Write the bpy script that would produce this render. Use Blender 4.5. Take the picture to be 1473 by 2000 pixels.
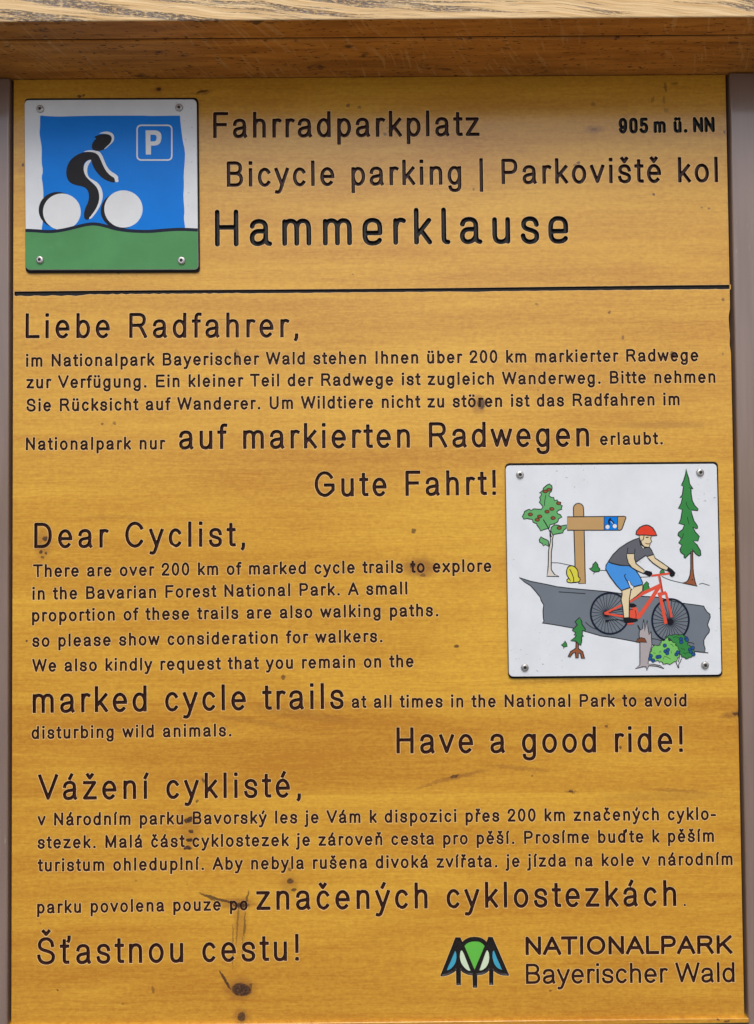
import bpy, math, random
import numpy as np
from mathutils import Vector, Matrix
from mathutils.geometry import delaunay_2d_cdt

random.seed(7)
rng = np.random.default_rng(7)
scene = bpy.context.scene
for o in list(bpy.data.objects):
    bpy.data.objects.remove(o)
R = math.radians

# ------------------------------------------------------------------ camera
CAM_D, CAM_Z = 0.716, 1.45
PITCH, YAW, ROLL = R(1.342), R(0.178), R(-0.51)
FPX, W_PX, H_PX = 1455.0, 1473.0, 2000.0
fwd = Vector((math.sin(YAW) * math.cos(PITCH), math.cos(YAW) * math.cos(PITCH), math.sin(PITCH)))
rgt0 = Vector((math.cos(YAW), -math.sin(YAW), 0))
up0 = rgt0.cross(fwd)
rgt = rgt0 * math.cos(ROLL) + up0 * math.sin(ROLL)
upv = -rgt0 * math.sin(ROLL) + up0 * math.cos(ROLL)
cam = bpy.data.cameras.new('camera')
cam_o = bpy.data.objects.new('camera', cam)
scene.collection.objects.link(cam_o)
CAM = Vector((0, -CAM_D, CAM_Z))
m = Matrix((rgt, upv, -fwd)).transposed().to_4x4()
m.translation = CAM
cam_o.matrix_world = m
cam.sensor_fit = 'VERTICAL'
cam.sensor_height = 24.0
cam.lens = 24.0 * FPX / H_PX
cam.clip_start, cam.clip_end = 0.01, 500
scene.camera = cam_o

# ------------------------------------------------------------------ light
SUN_EL, SUN_AZ = R(54), R(-10)          # azimuth measured from straight in front of the board
world = bpy.data.worlds.new("World")
scene.world = world
world.use_nodes = True
wn = world.node_tree
sky = wn.nodes.new('ShaderNodeTexSky')
sky.sky_type = 'NISHITA'
sky.sun_disc = False
sky.sun_elevation = SUN_EL
sky.sun_rotation = math.pi + SUN_AZ
sky.dust_density = 4.0
sky.air_density = 1.0
sky.ozone_density = 1.0
bg = wn.nodes['Background']
bg.inputs['Strength'].default_value = 0.10
wn.links.new(sky.outputs[0], bg.inputs[0])
sun = bpy.data.lights.new('sun', 'SUN')
sun.energy = 1.4
sun.angle = R(38)
sun.color = (1.0, 0.97, 0.93)
sun_o = bpy.data.objects.new('sun', sun)
scene.collection.objects.link(sun_o)
sd = Vector((math.sin(SUN_AZ) * math.cos(SUN_EL), -math.cos(SUN_AZ) * math.cos(SUN_EL), math.sin(SUN_EL)))
sun_o.rotation_euler = sd.to_track_quat('Z', 'Y').to_euler()
sun_o.location = sd * 6
vs = scene.view_settings
vs.view_transform, vs.look, vs.gamma, vs.use_curve_mapping = 'Standard', 'None', 1.0, False
vs.exposure = 0.46
scene.cycles.max_bounces = 6


# ------------------------------------------------------------------ survey: photo measurements to points in the place
def ray(px, py):
    return (fwd * FPX + rgt * (px - W_PX / 2) - upv * (py - H_PX / 2))


def P(px, py, y=0.0):
    """point on the vertical plane Y = y"""
    d = ray(px, py)
    return CAM + d * ((y - CAM.y) / d.y)


def PZ(px, py, z):
    d = ray(px, py)
    return CAM + d * ((z - CAM.z) / d.z)


# ------------------------------------------------------------------ node helpers
class NT:
    def __init__(self, name):
        self.mat = bpy.data.materials.new(name)
        self.mat.use_nodes = True
        self.t = self.mat.node_tree
        self.b = self.t.nodes['Principled BSDF']

    def n(self, typ, **kw):
        nd = self.t.nodes.new('ShaderNode' + typ)
        for k, v in kw.items():
            setattr(nd, k, v)
        return nd

    def link(self, a, b):
        self.t.links.new(a, b)

    def put(self, sock, v):
        if isinstance(v, bpy.types.NodeSocket):
            self.link(v, sock)
        else:
            sock.default_value = v

    def math(self, op, a, b=None, c=None, clamp=False):
        nd = self.n('Math', operation=op, use_clamp=clamp)
        self.put(nd.inputs[0], a)
        if b is not None:
            self.put(nd.inputs[1], b)
        if c is not None:
            self.put(nd.inputs[2], c)
        return nd.outputs[0]

    def vmath(self, op, a, b=None):
        nd = self.n('VectorMath', operation=op)
        self.put(nd.inputs[0], a)
        if b is not None:
            self.put(nd.inputs[1], b)
        return nd.outputs['Value'] if op in ('LENGTH', 'DOT_PRODUCT') else nd.outputs[0]

    def pos(self):
        return self.n('NewGeometry').outputs['Position']

    def noise(self, vec, scale=1.0, detail=3.0, rough=0.55, dist=0.0):
        nd = self.n('TexNoise')
        self.put(nd.inputs['Vector'], vec)
        nd.inputs['Scale'].default_value = scale
        nd.inputs['Detail'].default_value = detail
        nd.inputs['Roughness'].default_value = rough
        nd.inputs['Distortion'].default_value = dist
        return nd.outputs['Fac']

    def ramp(self, f, a, b, lo=0.0, hi=1.0, smooth=True):
        nd = self.n('MapRange', interpolation_type='SMOOTHSTEP' if smooth else 'LINEAR')
        self.put(nd.inputs['Value'], f)
        nd.inputs['From Min'].default_value = a
        nd.inputs['From Max'].default_value = b
        nd.inputs['To Min'].default_value = lo
        nd.inputs['To Max'].default_value = hi
        return nd.outputs[0]

    def mix(self, f, a, b, blend='MIX'):
        nd = self.n('Mix', data_type='RGBA', blend_type=blend)
        self.put(nd.inputs[0], f)
        for s, v in ((nd.inputs[6], a), (nd.inputs[7], b)):
            if isinstance(v, tuple):
                v = tuple(v) + ((1.0,) if len(v) == 3 else ())
            self.put(s, v)
        return nd.outputs[2]

    def bump(self, h, strength, dist):
        nd = self.n('Bump')
        nd.inputs['Strength'].default_value = strength
        nd.inputs['Distance'].default_value = dist
        self.put(nd.inputs['Height'], h)
        self.link(nd.outputs[0], self.b.inputs['Normal'])

    def out(self, color, rough=0.5, spec=0.5, metal=0.0):
        self.put(self.b.inputs['Base Color'], color if isinstance(color, bpy.types.NodeSocket) else tuple(color) + (1.0,))
        self.put(self.b.inputs['Roughness'], rough)
        self.b.inputs['Specular IOR Level'].default_value = spec
        self.b.inputs['Metallic'].default_value = metal
        return self.mat


def stain_mask(N, vec, spots, core=.35):
    """union of soft ellipses at surveyed spots: (px, py, rx, ry, angle, strength) in photo pixels"""
    total = None
    for (px, py, rx, ry, ang, st) in spots:
        c = P(px, py)
        k = 0.000492
        d = N.vmath('SUBTRACT', vec, (c.x, c.y, c.z))
        if abs(ang) > 1e-3:
            rt = N.n('VectorRotate', rotation_type='Y_AXIS')
            N.put(rt.inputs['Vector'], d)
            rt.inputs['Angle'].default_value = R(ang)
            d = rt.outputs[0]
        d = N.vmath('MULTIPLY', d, (1 / (rx * k), 0.0, 1 / (ry * k)))
        ln = N.vmath('LENGTH', d)
        v = N.ramp(ln, 1.0, core, 0.0, st)
        total = v if total is None else N.math('MAXIMUM', total, v)
    return total


# ------------------------------------------------------------------ materials
# weathering of the real board, surveyed from the photograph
SOFT = [(820, 1108, 46, 26, 0, .75), (935, 790, 20, 26, 0, .6), (470, 1800, 18, 60, 0, .35), (470, 1931, 42, 30, 0, .65),
            (462, 1764, 48, 16, 0, .6), (472, 1985, 22, 22, 0, .6), (900, 1516, 70, 6, 12, .6), (845, 1530, 50, 5, 18, .5),
            (1432, 1395, 36, 9, 12, .6), (84, 1062, 22, 40, 0, .45), (372, 1620, 24, 50, 0, .35), (565, 1728, 26, 30, 0, .35),
            (1160, 253, 26, 13, 0, .55), (395, 180, 26, 7, 8, .7), (310, 175, 12, 10, 0, .6), (1115, 1546, 18, 5, 0, .7),
            (1330, 1545, 90, 5, -4, .5), (200, 1180, 70, 6, 0, .25), (1100, 1330, 160, 5, 2, .35), (1240, 1360, 130, 14, 0, .3),
            (1300, 830, 140, 10, 0, .35), (1010, 1500, 90, 6, -6, .4), (590, 1395, 160, 14, -8, .3), (500, 1410, 120, 8, -10, .3),
            (220, 1010, 80, 5, 0, .25), (1205, 1860, 24, 6, 0, .3), (1300, 1555, 170, 12, 0, .28)]
HARD = [(808, 1037, 7, 7, 0, .75), (806, 1104, 9, 7, 0, .9), (826, 1124, 7, 5, 0, .6), (848, 1108, 6, 4, 0, .6), (88, 1052, 7, 6, 0, .9),
            (80, 1078, 5, 5, 0, .9), (90, 1081, 4, 4, 0, .8), (83, 1088, 6, 3, 0, .7), (1315, 693, 9, 9, 0, .95), (940, 788, 11, 15, 0, .9),
            (892, 1262, 7, 5, 0, .8), (553, 1323, 6, 6, 0, .7), (1437, 1394, 9, 5, 0, .8), (888, 1516, 12, 4, 16, .8),
            (367, 1603, 11, 6, 0, 1), (372, 1599, 6, 6, 0, 1), (373, 1624, 7, 5, 0, .9), (371, 1641, 9, 5, 0, 1), (366, 1656, 11, 5, 0, 1),
            (385, 1565, 5, 4, 0, .7), (398, 1525, 5, 7, 30, .7), (567, 1721, 9, 7, 0, .85), (574, 1738, 7, 4, 0, .8), (566, 1698, 6, 5, 0, .6),
            (430, 1757, 56, 4, -16, .85), (406, 1752, 26, 3, -30, .7), (471, 1768, 22, 8, 0, .92), (482, 1757, 3, 24, -14, .7), (464, 1805, 2.6, 60, -4, .5),
            (455, 1850, 2.2, 60, 0, .45), (478, 1805, 2.5, 34, -3, .6), (474, 1850, 2, 30, 0, .35),
            (472, 1933, 26, 17, -8, .97), (440, 1915, 4, 30, 30, .9), (488, 1930, 4, 14, -20, .7), (472, 1986, 10, 12, 0, .85), (299, 1933, 4, 10, 6, .5),
            (310, 174, 6, 5, 0, .9), (395, 179, 16, 3, 10, .8), (680, 206, 5, 5, 0, .7), (702, 210, 4, 4, 0, .6), (1190, 610, 4, 4, 0, .7),
            (1048, 594, 5, 4, 0, .5), (1217, 660, 4, 6, 0, .6), (1412, 585, 4, 5, 0, .6), (1412, 692, 3, 5, 0, .5), (1275, 195, 5, 9, -20, .45),
            (1300, 170, 4, 14, 10, .5), (1297, 195, 4, 10, 0, .4), (1318, 163, 10, 4, 0, .4), (1301, 215, 6, 7, 0, .4), (1158, 203, 6, 6, 30, .4),
            (1160, 253, 10, 5, 0, .45), (1415, 258, 4, 4, 0, .7), (1130, 318, 5, 4, 0, .8), (1124, 323, 5, 4, 0, .6), (1277, 380, 4, 3, 0, .9), (1385, 407, 5, 3, 0, .6),
            (1370, 405, 4, 3, 0, .5), (925, 370, 4, 4, 0, .6), (752, 262, 5, 4, 0, .7), (760, 257, 4, 3, 0, .6), (757, 250, 3, 3, 0, .5), (560, 332, 4, 3, 0, .5),
            (200, 828, 4, 4, 0, .7), (224, 827, 4, 4, 0, .6), (52, 1252, 3, 3, 0, .9), (112, 1933, 3, 3, 0, .8), (265, 1720, 3, 3, 0, .4), (1212, 1460, 4, 5, 0, .8),
            (1185, 1418, 4, 4, 0, .7), (1040, 1515, 4, 3, 0, .5), (1075, 1935, 4, 3, 0, .7), (463, 693, 6, 18, 8, .4), (464, 705, 10, 9, 0, .35), (1115, 1546, 6, 3, 0, .8),
            (1400, 1988, 5, 3, 0, .8), (1417, 1990, 7, 3, 0, .8), (45, 322, 4, 4, 0, .9), (155, 188, 6, 4, 0, .8), (163, 186, 4, 4, 0, .7), (232, 533, 5, 4, 0, .5),
            (1432, 1045, 2, 3, 0, .5), (690, 535, 3, 3, 0, .5), (240, 1960, 3, 3, 0, .4), (640, 1110, 3, 2, 0, .4), (1357, 1290, 20, 2, 0, .35)]

HARD = [(a, b, c * .84, d * .84, e, f) for a, b, c, d, e, f in HARD]


def board_wood():
    N = NT('honey_varnished_spruce')
    p = N.pos()
    warp = N.n('TexNoise')
    N.put(warp.inputs['Vector'], N.vmath('MULTIPLY', p, (30.0, 1.0, 60.0)))
    warp.inputs['Scale'].default_value = 1.0
    warp.inputs['Detail'].default_value = 2.0
    big = N.noise(N.vmath('MULTIPLY', p, (2.6, 1.0, 11.0)), 1.0, 4.0, .6, .6)
    wob = N.vmath('MULTIPLY', N.vmath('SUBTRACT', warp.outputs['Color'], (0.5, 0.5, 0.5)), (0.0, 0.0, 0.006))
    pw = N.vmath('ADD', p, wob)
    grain = N.noise(N.vmath('MULTIPLY', pw, (7.0, 1.0, 420.0)), 1.0, 4.0, 0.65)
    broad = N.noise(N.vmath('MULTIPLY', pw, (2.5, 1.0, 70.0)), 1.0, 3.0, 0.6)
    curl = N.noise(N.vmath('MULTIPLY', p, (120.0, 1.0, 300.0)), 1.0, 4.0, .65, .5)
    fibre = N.noise(N.vmath('MULTIPLY', p, (60.0, 1.0, 900.0)), 1.0, 2.0, 0.6)
    # glued lamellae; dimmer light low on the board is put into their tone
    sep = N.n('SeparateXYZ')
    N.put(sep.inputs[0], p)
    z = sep.outputs['Z']
    edges = [(0, .66), (372, .44), (562, .34), (700, .36), (838, .62), (1035, .46), (1140, .40), (1366, .92), (1548, .58), (1748, .90), (1942, .84)]
    ztop, zbot = P(736, 0).z, P(736, 2000).z
    cr = N.n('ValToRGB')
    cr.color_ramp.interpolation = 'CONSTANT'
    els = cr.color_ramp.elements
    first = True
    for yy, v in edges:
        t = (ztop - P(736, yy).z) / (ztop - zbot)
        if first:
            e = els[0]
            e.position = 0
            first = False
        elif len(els) == 2 and els[1].position == 1.0 and yy == edges[1][0]:
            e = els[1]
            e.position = t
        else:
            e = els.new(t)
        e.color = (v, v, v, 1)
    N.put(cr.inputs[0], N.math('DIVIDE', N.math('SUBTRACT', ztop, z), ztop - zbot))
    plank = cr.outputs[0]
    a = N.math('MULTIPLY', N.ramp(grain, .32, .68), .19)
    b = N.math('MULTIPLY', N.ramp(broad, .3, .7), .26)
    c = N.math('MULTIPLY', N.ramp(curl, .32, .68), .27)
    d = N.math('MULTIPLY', N.ramp(fibre, .3, .7), .12)
    e = N.math('MULTIPLY', N.ramp(big, .3, .7), .46)
    s = N.math('ADD', N.math('ADD', N.math('ADD', a, b), N.math('ADD', c, d)), e)
    mot = N.noise(N.vmath('MULTIPLY', p, (260.0, 1.0, 340.0)), 1.0, 3.0, .6)
    s = N.math('ADD', s, N.math('MULTIPLY', N.ramp(mot, .32, .68), .22))
    s = N.math('ADD', s, N.math('MULTIPLY', plank, .55))
    s = N.ramp(s, .56, 1.56, smooth=False)
    col = N.mix(s, (0.71, 0.402, 0.038), (0.465, 0.198, 0.012))
    # knots, resin streaks and small stains of the real board
    jit = N.n('TexNoise')
    N.put(jit.inputs['Vector'], p)
    jit.inputs['Scale'].default_value = 260.0
    jit.inputs['Detail'].default_value = 3.0
    pj = N.vmath('ADD', p, N.vmath('MULTIPLY', N.vmath('SUBTRACT', jit.outputs['Color'], (0.5, 0.5, 0.5)), (0.006, 0.0, 0.006)))
    ms = stain_mask(N, pj, SOFT)
    col = N.mix(N.math('MULTIPLY', ms, .8), col, (0.20, 0.062, 0.012))
    ph = N.vmath('ADD', p, N.vmath('MULTIPLY', N.vmath('SUBTRACT', jit.outputs['Color'], (0.5, 0.5, 0.5)), (0.0034, 0.0, 0.0034)))
    mh = stain_mask(N, ph, HARD, .72)
    ring = N.noise(N.vmath('MULTIPLY', ph, (520.0, 1.0, 700.0)), 1.0, 2.0, .6)
    kcol = N.mix(N.ramp(ring, .42, .62), (0.022, 0.009, 0.005), (0.11, 0.042, 0.013))
    col = N.mix(mh, col, kcol)
    # fine weather specks and drying cracks along the grain
    sp = N.noise(N.vmath('MULTIPLY', p, (130.0, 1.0, 260.0)), 1.0, 2.0, .5)
    sp = N.ramp(sp, .735, .78)
    col = N.mix(N.math('MULTIPLY', sp, .5), col, (0.14, 0.05, 0.014))
    ck = N.noise(N.vmath('MULTIPLY', pw, (9.0, 1.0, 620.0)), 1.0, 3.0, .6)
    ck = N.ramp(ck, .66, .74)
    col = N.mix(N.math('MULTIPLY', N.math('MULTIPLY', ck, .5), N.ramp(big, .42, .62)), col, (0.22, 0.075, 0.012))
    N.bump(N.math('ADD', grain, N.math('MULTIPLY', fibre, .6)), .35, .0006)
    N.b.inputs['Coat Weight'].default_value = 1.0
    N.b.inputs['Coat Roughness'].default_value = .2
    return N.out(col, N.ramp(curl, .3, .7, .36, .5), .25)


def oak_underside():
    N = NT('brown_oiled_oak')
    p = N.pos()
    grain = N.noise(N.vmath('MULTIPLY', p, (14.0, 160.0, 160.0)), 1.0, 4.0, .65, .4)
    big = N.noise(N.vmath('MULTIPLY', p, (4.0, 16.0, 16.0)), 1.0, 3.0)
    col = N.mix(N.ramp(grain, .3, .7), (0.66, 0.275, 0.044), (0.42, 0.152, 0.021))
    col = N.mix(N.math('MULTIPLY', N.ramp(big, .35, .7), .5), col, (0.22, 0.095, 0.025))
    # medullary rays: slanted pale flecks
    sk = N.n('VectorRotate', rotation_type='Z_AXIS')
    N.put(sk.inputs['Vector'], p)
    sk.inputs['Angle'].default_value = R(24)
    bend = N.noise(p, 9.0, 1.0)
    sv = N.vmath('MULTIPLY', sk.outputs[0], (330.0, 34.0, 34.0))
    comb = N.n('CombineXYZ')
    N.put(comb.inputs[0], N.math('MULTIPLY', bend, 14.0))
    sv = N.vmath('ADD', sv, comb.outputs[0])
    ry = N.noise(sv, 1.0, 1.0, .4)
    zone = N.ramp(N.noise(N.vmath('MULTIPLY', p, (6.0, 6.0, 1.0)), 1.0, 1.0), .36, .52)
    ry = N.math('MULTIPLY', N.ramp(ry, .60, .69), zone)
    col = N.mix(N.math('MULTIPLY', ry, .3), col, (0.74, 0.46, 0.18))
    # pores and mildew specks
    po = N.noise(N.vmath('MULTIPLY', p, (160.0, 420.0, 420.0)), 1.0, 2.0, .5)
    col = N.mix(N.math('MULTIPLY', N.ramp(po, .62, .70), .75), col, (0.045, 0.022, 0.010))
    md = N.noise(N.vmath('MULTIPLY', p, (28.0, 70.0, 70.0)), 1.0, 4.0, .7)
    col = N.mix(N.math('MULTIPLY', N.ramp(md, .62, .72), .8), col, (0.035, 0.024, 0.018))
    N.bump(grain, .4, .001)
    return N.out(col, .55, .35)


def oak_bleached():
    N = NT('bleached_weathered_oak')
    p = N.pos()
    wv = N.n('TexNoise')
    N.put(wv.inputs['Vector'], N.vmath('MULTIPLY', p, (5.0, 5.0, 12.0)))
    wv.inputs['Scale'].default_value = 1.0
    wv.inputs['Detail'].default_value = 2.0
    rot = N.n('VectorRotate', rotation_type='Y_AXIS')
    N.put(rot.inputs['Vector'], p)
    rot.inputs['Angle'].default_value = R(-5)
    pw = N.vmath('ADD', rot.outputs[0], N.vmath('MULTIPLY', N.vmath('SUBTRACT', wv.outputs['Color'], (.5, .5, .5)), (.0, .0, .03)))
    grain = N.noise(N.vmath('MULTIPLY', pw, (12.0, 12.0, 300.0)), 1.0, 4.0, .65)
    col = N.mix(N.ramp(grain, .3, .7), (0.80, 0.60, 0.34), (0.62, 0.40, 0.18))
    # opened growth rings: narrow bands of grey pores, a broad speckled patch towards the right end
    sx = N.n('SeparateXYZ')
    N.put(sx.inputs[0], p)
    right = N.ramp(sx.outputs['X'], .10, .30)
    zone = N.noise(N.vmath('MULTIPLY', pw, (3.2, 3.2, 110.0)), 1.0, 3.0, .6)
    zone = N.ramp(N.math('ADD', zone, N.math('MULTIPLY', right, .08)), .53, .61)
    pore = N.noise(N.vmath('MULTIPLY', pw, (190.0, 190.0, 1000.0)), 1.0, 4.0, .7)
    pm = N.math('MULTIPLY', N.ramp(pore, .44, .52), zone)
    col = N.mix(N.math('MULTIPLY', pm, .88), col, (0.105, 0.088, 0.088))
    line = N.noise(N.vmath('MULTIPLY', pw, (10.0, 10.0, 420.0)), 1.0, 3.0, .6)
    line = N.math('MULTIPLY', N.ramp(line, .62, .68), N.ramp(pore, .38, .5))
    col = N.mix(N.math('MULTIPLY', line, .7), col, (0.17, 0.12, 0.10))
    pale = N.math('MULTIPLY', zone, N.ramp(N.noise(p, 160.0, 2.0), .4, .7))
    col = N.mix(N.math('MULTIPLY', pale, .3), col, (0.42, 0.38, 0.36))
    N.bump(N.math('SUBTRACT', grain, pm), .6, .0015)
    return N.out(col, .75, .25)


def ledge_wood():
    N = NT('honey_varnished_ledge')
    p = N.pos()
    g = N.noise(N.vmath('MULTIPLY', p, (10.0, 200.0, 300.0)), 1.0, 4.0, .6)
    return N.out(N.mix(N.ramp(g, .3, .7), (0.62, 0.33, 0.05), (0.40, 0.18, 0.025)), .45, .4)


def engraving_paint(name, c):
    N = NT(name)
    p = N.pos()
    g = N.noise(p, 700.0, 3.0, .6)
    g2 = N.noise(N.vmath('MULTIPLY', p, (30.0, 30.0, 160.0)), 1.0, 3.0)
    col = N.mix(N.ramp(g, .3, .7), c, tuple(v * 1.9 + .004 for v in c))
    col = N.mix(N.math('MULTIPLY', N.ramp(g2, .55, .75), .4), col, (c[0] * 2.6, c[1] * 2.0, c[2] * 1.6))
    N.bump(g, .5, .0004)
    return N.out(col, .38, .22)


def paint(name, c, rough=.38, speck=.35, vary=.05):
    N = NT(name)
    p = N.pos()
    n1 = N.noise(p, 26.0, 4.0, .6)
    n2 = N.noise(p, 420.0, 2.0, .5)
    dark = tuple(v * (1 - vary * 1.6) for v in c)
    col = N.mix(N.ramp(n1, .3, .72), c, dark)
    col = N.mix(N.math('MULTIPLY', N.ramp(n2, .35, .7), vary * .6), col, tuple(v * .7 for v in c))
    # lichen dots and dirt
    s1 = N.noise(p, 330.0, 1.0, .5)
    z = N.ramp(N.noise(p, 14.0, 2.0), .45, .68)
    s = N.math('MULTIPLY', N.ramp(s1, .685, .74), z)
    col = N.mix(N.math('MULTIPLY', s, min(1, speck * 1.7)), col, (.16, .17, .15))
    s2 = N.math('MULTIPLY', N.ramp(N.noise(p, 90.0, 3.0, .6), .58, .75), z)
    col = N.mix(N.math('MULTIPLY', s2, speck * .22), col, (.40, .40, .36))
    return N.out(col, rough + .06, .16)


def simple(name, c, rough, metal=0.0, spec=.5, var=0.12, scale=300.0):
    N = NT(name)
    p = N.pos()
    g = N.noise(p, scale, 3.0, .6)
    col = N.mix(N.ramp(g, .3, .7), c, tuple(v * (1 - var * 2) for v in c))
    N.bump(g, .12, .0004)
    return N.out(col, rough, spec, metal)


def post_metal():
    N = NT('brown_coated_metal')
    p = N.pos()
    g = N.noise(N.vmath('MULTIPLY', p, (90.0, 90.0, 6.0)), 1.0, 3.0, .6)
    sc = N.noise(N.vmath('MULTIPLY', p, (260.0, 260.0, 40.0)), 1.0, 2.0, .5)
    col = N.mix(N.ramp(g, .3, .7), (0.232, 0.164, 0.136), (0.196, 0.138, 0.114))
    col = N.mix(N.math('MULTIPLY', N.ramp(sc, .70, .76), .5), col, (0.42, 0.36, 0.33))
    N.bump(N.noise(p, 900.0, 2.0), .1, .0003)
    N.b.inputs['Coat Weight'].default_value = 1.0
    N.b.inputs['Coat Roughness'].default_value = .12
    return N.out(col, .3, .5)


def grass_ground():
    N = NT('mown_meadow')
    p = N.pos()
    a = N.noise(p, 6.0, 4.0)
    b = N.noise(p, 120.0, 3.0, .7)
    col = N.mix(N.ramp(a, .3, .7), (0.070, 0.085, 0.022), (0.10, 0.085, 0.040))
    col = N.mix(N.ramp(b, .35, .7), col, (0.030, 0.040, 0.010))
    f = N.ramp(N.noise(p, 60.0, 1.0), .70, .74)
    col = N.mix(f, col, (.62, .58, .50))
    N.bump(b, 1.0, .02)
    return N.out(col, .9, .2)


def gravel_ground():
    N = NT('pale_gravel')
    p = N.pos()
    vo = N.n('TexVoronoi')
    N.put(vo.inputs['Vector'], p)
    vo.inputs['Scale'].default_value = 55.0
    col = N.mix(vo.outputs['Distance'], (0.30, 0.285, 0.26), (0.17, 0.165, 0.15))
    col = N.mix(N.ramp(N.noise(p, 1.2, 3.0), .35, .7), col, (0.23, 0.215, 0.195))
    N.bump(vo.outputs['Distance'], .6, .01)
    return N.out(col, .9, .2)


def groove_edge_halo():
    N = NT('routed_edge_halo')
    p = N.pos()
    col = N.mix(N.ramp(N.noise(p, 300.0, 3.0), .3, .7), (0.80, 0.55, 0.26), (0.68, 0.42, 0.16))  # halo of light along the groove edges painted into the pale colour
    col = N.mix(stain_mask(N, p, SOFT), col, (0.30, 0.12, 0.03))
    col = N.mix(stain_mask(N, p, HARD), col, (0.045, 0.017, 0.008))
    return N.out(col, .5, .3)


M = {}
M['gravel'] = gravel_ground()
M['board'] = board_wood()
M['rim'] = groove_edge_halo()
M['dark'] = engraving_paint('dark_brown_engraving_paint', (0.026, 0.0082, 0.0052))
M['black'] = engraving_paint('black_engraving_paint', (0.0085, 0.0070, 0.0070))
M['oak'] = oak_underside()
M['bleach'] = oak_bleached()
M['ledge'] = ledge_wood()
M['post'] = post_metal()
M['ground'] = grass_ground()
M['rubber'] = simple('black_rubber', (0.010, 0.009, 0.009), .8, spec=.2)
M['steel'] = simple('zinc_plated_steel', (0.62, 0.61, 0.59), .45, metal=1.0, var=.2, scale=520.0)
M['socket'] = simple('dark_screw_socket', (0.05, 0.05, 0.05), .5, metal=.6)
M['white'] = paint('white_plate_enamel', (0.70, 0.742, 0.785))
M['hilite'] = paint('white_print', (0.70, 0.73, 0.76), speck=.15)
M['blue'] = paint('blue_print', (0.0, 0.190, 0.70), rough=.32, speck=.12)
M['green'] = paint('green_print', (0.085, 0.285, 0.105), speck=.22, vary=.08)
M['pblack'] = paint('black_print', (0.010, 0.010, 0.014), speck=.05)
M['navy'] = paint('navy_print', (0.008, 0.012, 0.030), speck=.05)
M['line'] = paint('dark_line_print', (0.022, 0.026, 0.030), speck=.0)
M['leaf'] = paint('leaf_green_print', (0.130, 0.410, 0.145), speck=.1)
M['fir'] = paint('fir_green_print', (0.040, 0.240, 0.060), speck=.1)
M['lime'] = paint('light_green_print', (0.190, 0.520, 0.130), speck=.1)
M['yellow'] = paint('yellow_print', (0.66, 0.62, 0.065), speck=.1)
M['tan'] = paint('tan_print', (0.50, 0.315, 0.135), speck=.1)
M['cream'] = paint('cream_print', (0.70, 0.585, 0.37), speck=.05)
M['bark'] = paint('pale_bark_print', (0.66, 0.62, 0.56), speck=.1)
M['brown'] = paint('brown_print', (0.200, 0.062, 0.026), speck=.1)
M['trunk'] = paint('rust_trunk_print', (0.30, 0.095, 0.040), speck=.1)
M['grey'] = paint('road_grey_print', (0.160, 0.188, 0.222), speck=.12)
M['shirt'] = paint('shirt_grey_print', (0.118, 0.126, 0.148), speck=.1)
M['shorts'] = paint('shorts_blue_print', (0.060, 0.285, 0.74), speck=.1)
M['red'] = paint('red_print', (0.72, 0.055, 0.026), speck=.08)
M['bikered'] = paint('bike_red_print', (0.70, 0.090, 0.050), speck=.08)
M['stump'] = paint('stump_grey_print', (0.40, 0.365, 0.38), speck=.1)
M['berry'] = paint('berry_blue_print', (0.018, 0.085, 0.27), speck=.0)
M['inlaygreen'] = paint('emblem_green', (0.120, 0.470, 0.065), speck=.05)
M['inlayblue'] = paint('emblem_blue', (0.055, 0.345, 0.50), speck=.05)
M['inlaypale'] = paint('emblem_pale_green', (0.60, 0.72, 0.53), speck=.05)


# ------------------------------------------------------------------ object helpers
def link(name, me, mats, parent=None, root_loc=None):
    for mm in mats:
        me.materials.append(mm)
    o = bpy.data.objects.new(name, me)
    scene.collection.objects.link(o)
    if parent is not None:
        o.parent = parent
    return o


def thing(name, loc, label, cat, group=None):
    o = bpy.data.objects.new(name, None)
    o.empty_display_size = .05
    scene.collection.objects.link(o)
    o.location = loc
    o['label'], o['category'] = label, cat
    if group:
        o['group'] = group
    return o


def mesh_from(name, verts, faces, mats, parent=None, origin=(0, 0, 0), midx=None, smooth=False):
    v = np.asarray(verts, dtype=np.float64).reshape(-1, 3) - np.asarray(origin, dtype=np.float64)
    me = bpy.data.meshes.new(name)
    me.from_pydata(v.tolist(), [], [list(map(int, f)) for f in faces])
    if midx is not None:
        me.polygons.foreach_set('material_index', np.asarray(midx, dtype=np.int32))
    if smooth:
        me.polygons.foreach_set('use_smooth', np.ones(len(me.polygons), dtype=bool))
    me.update()
    return link(name, me, mats, parent)


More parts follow.
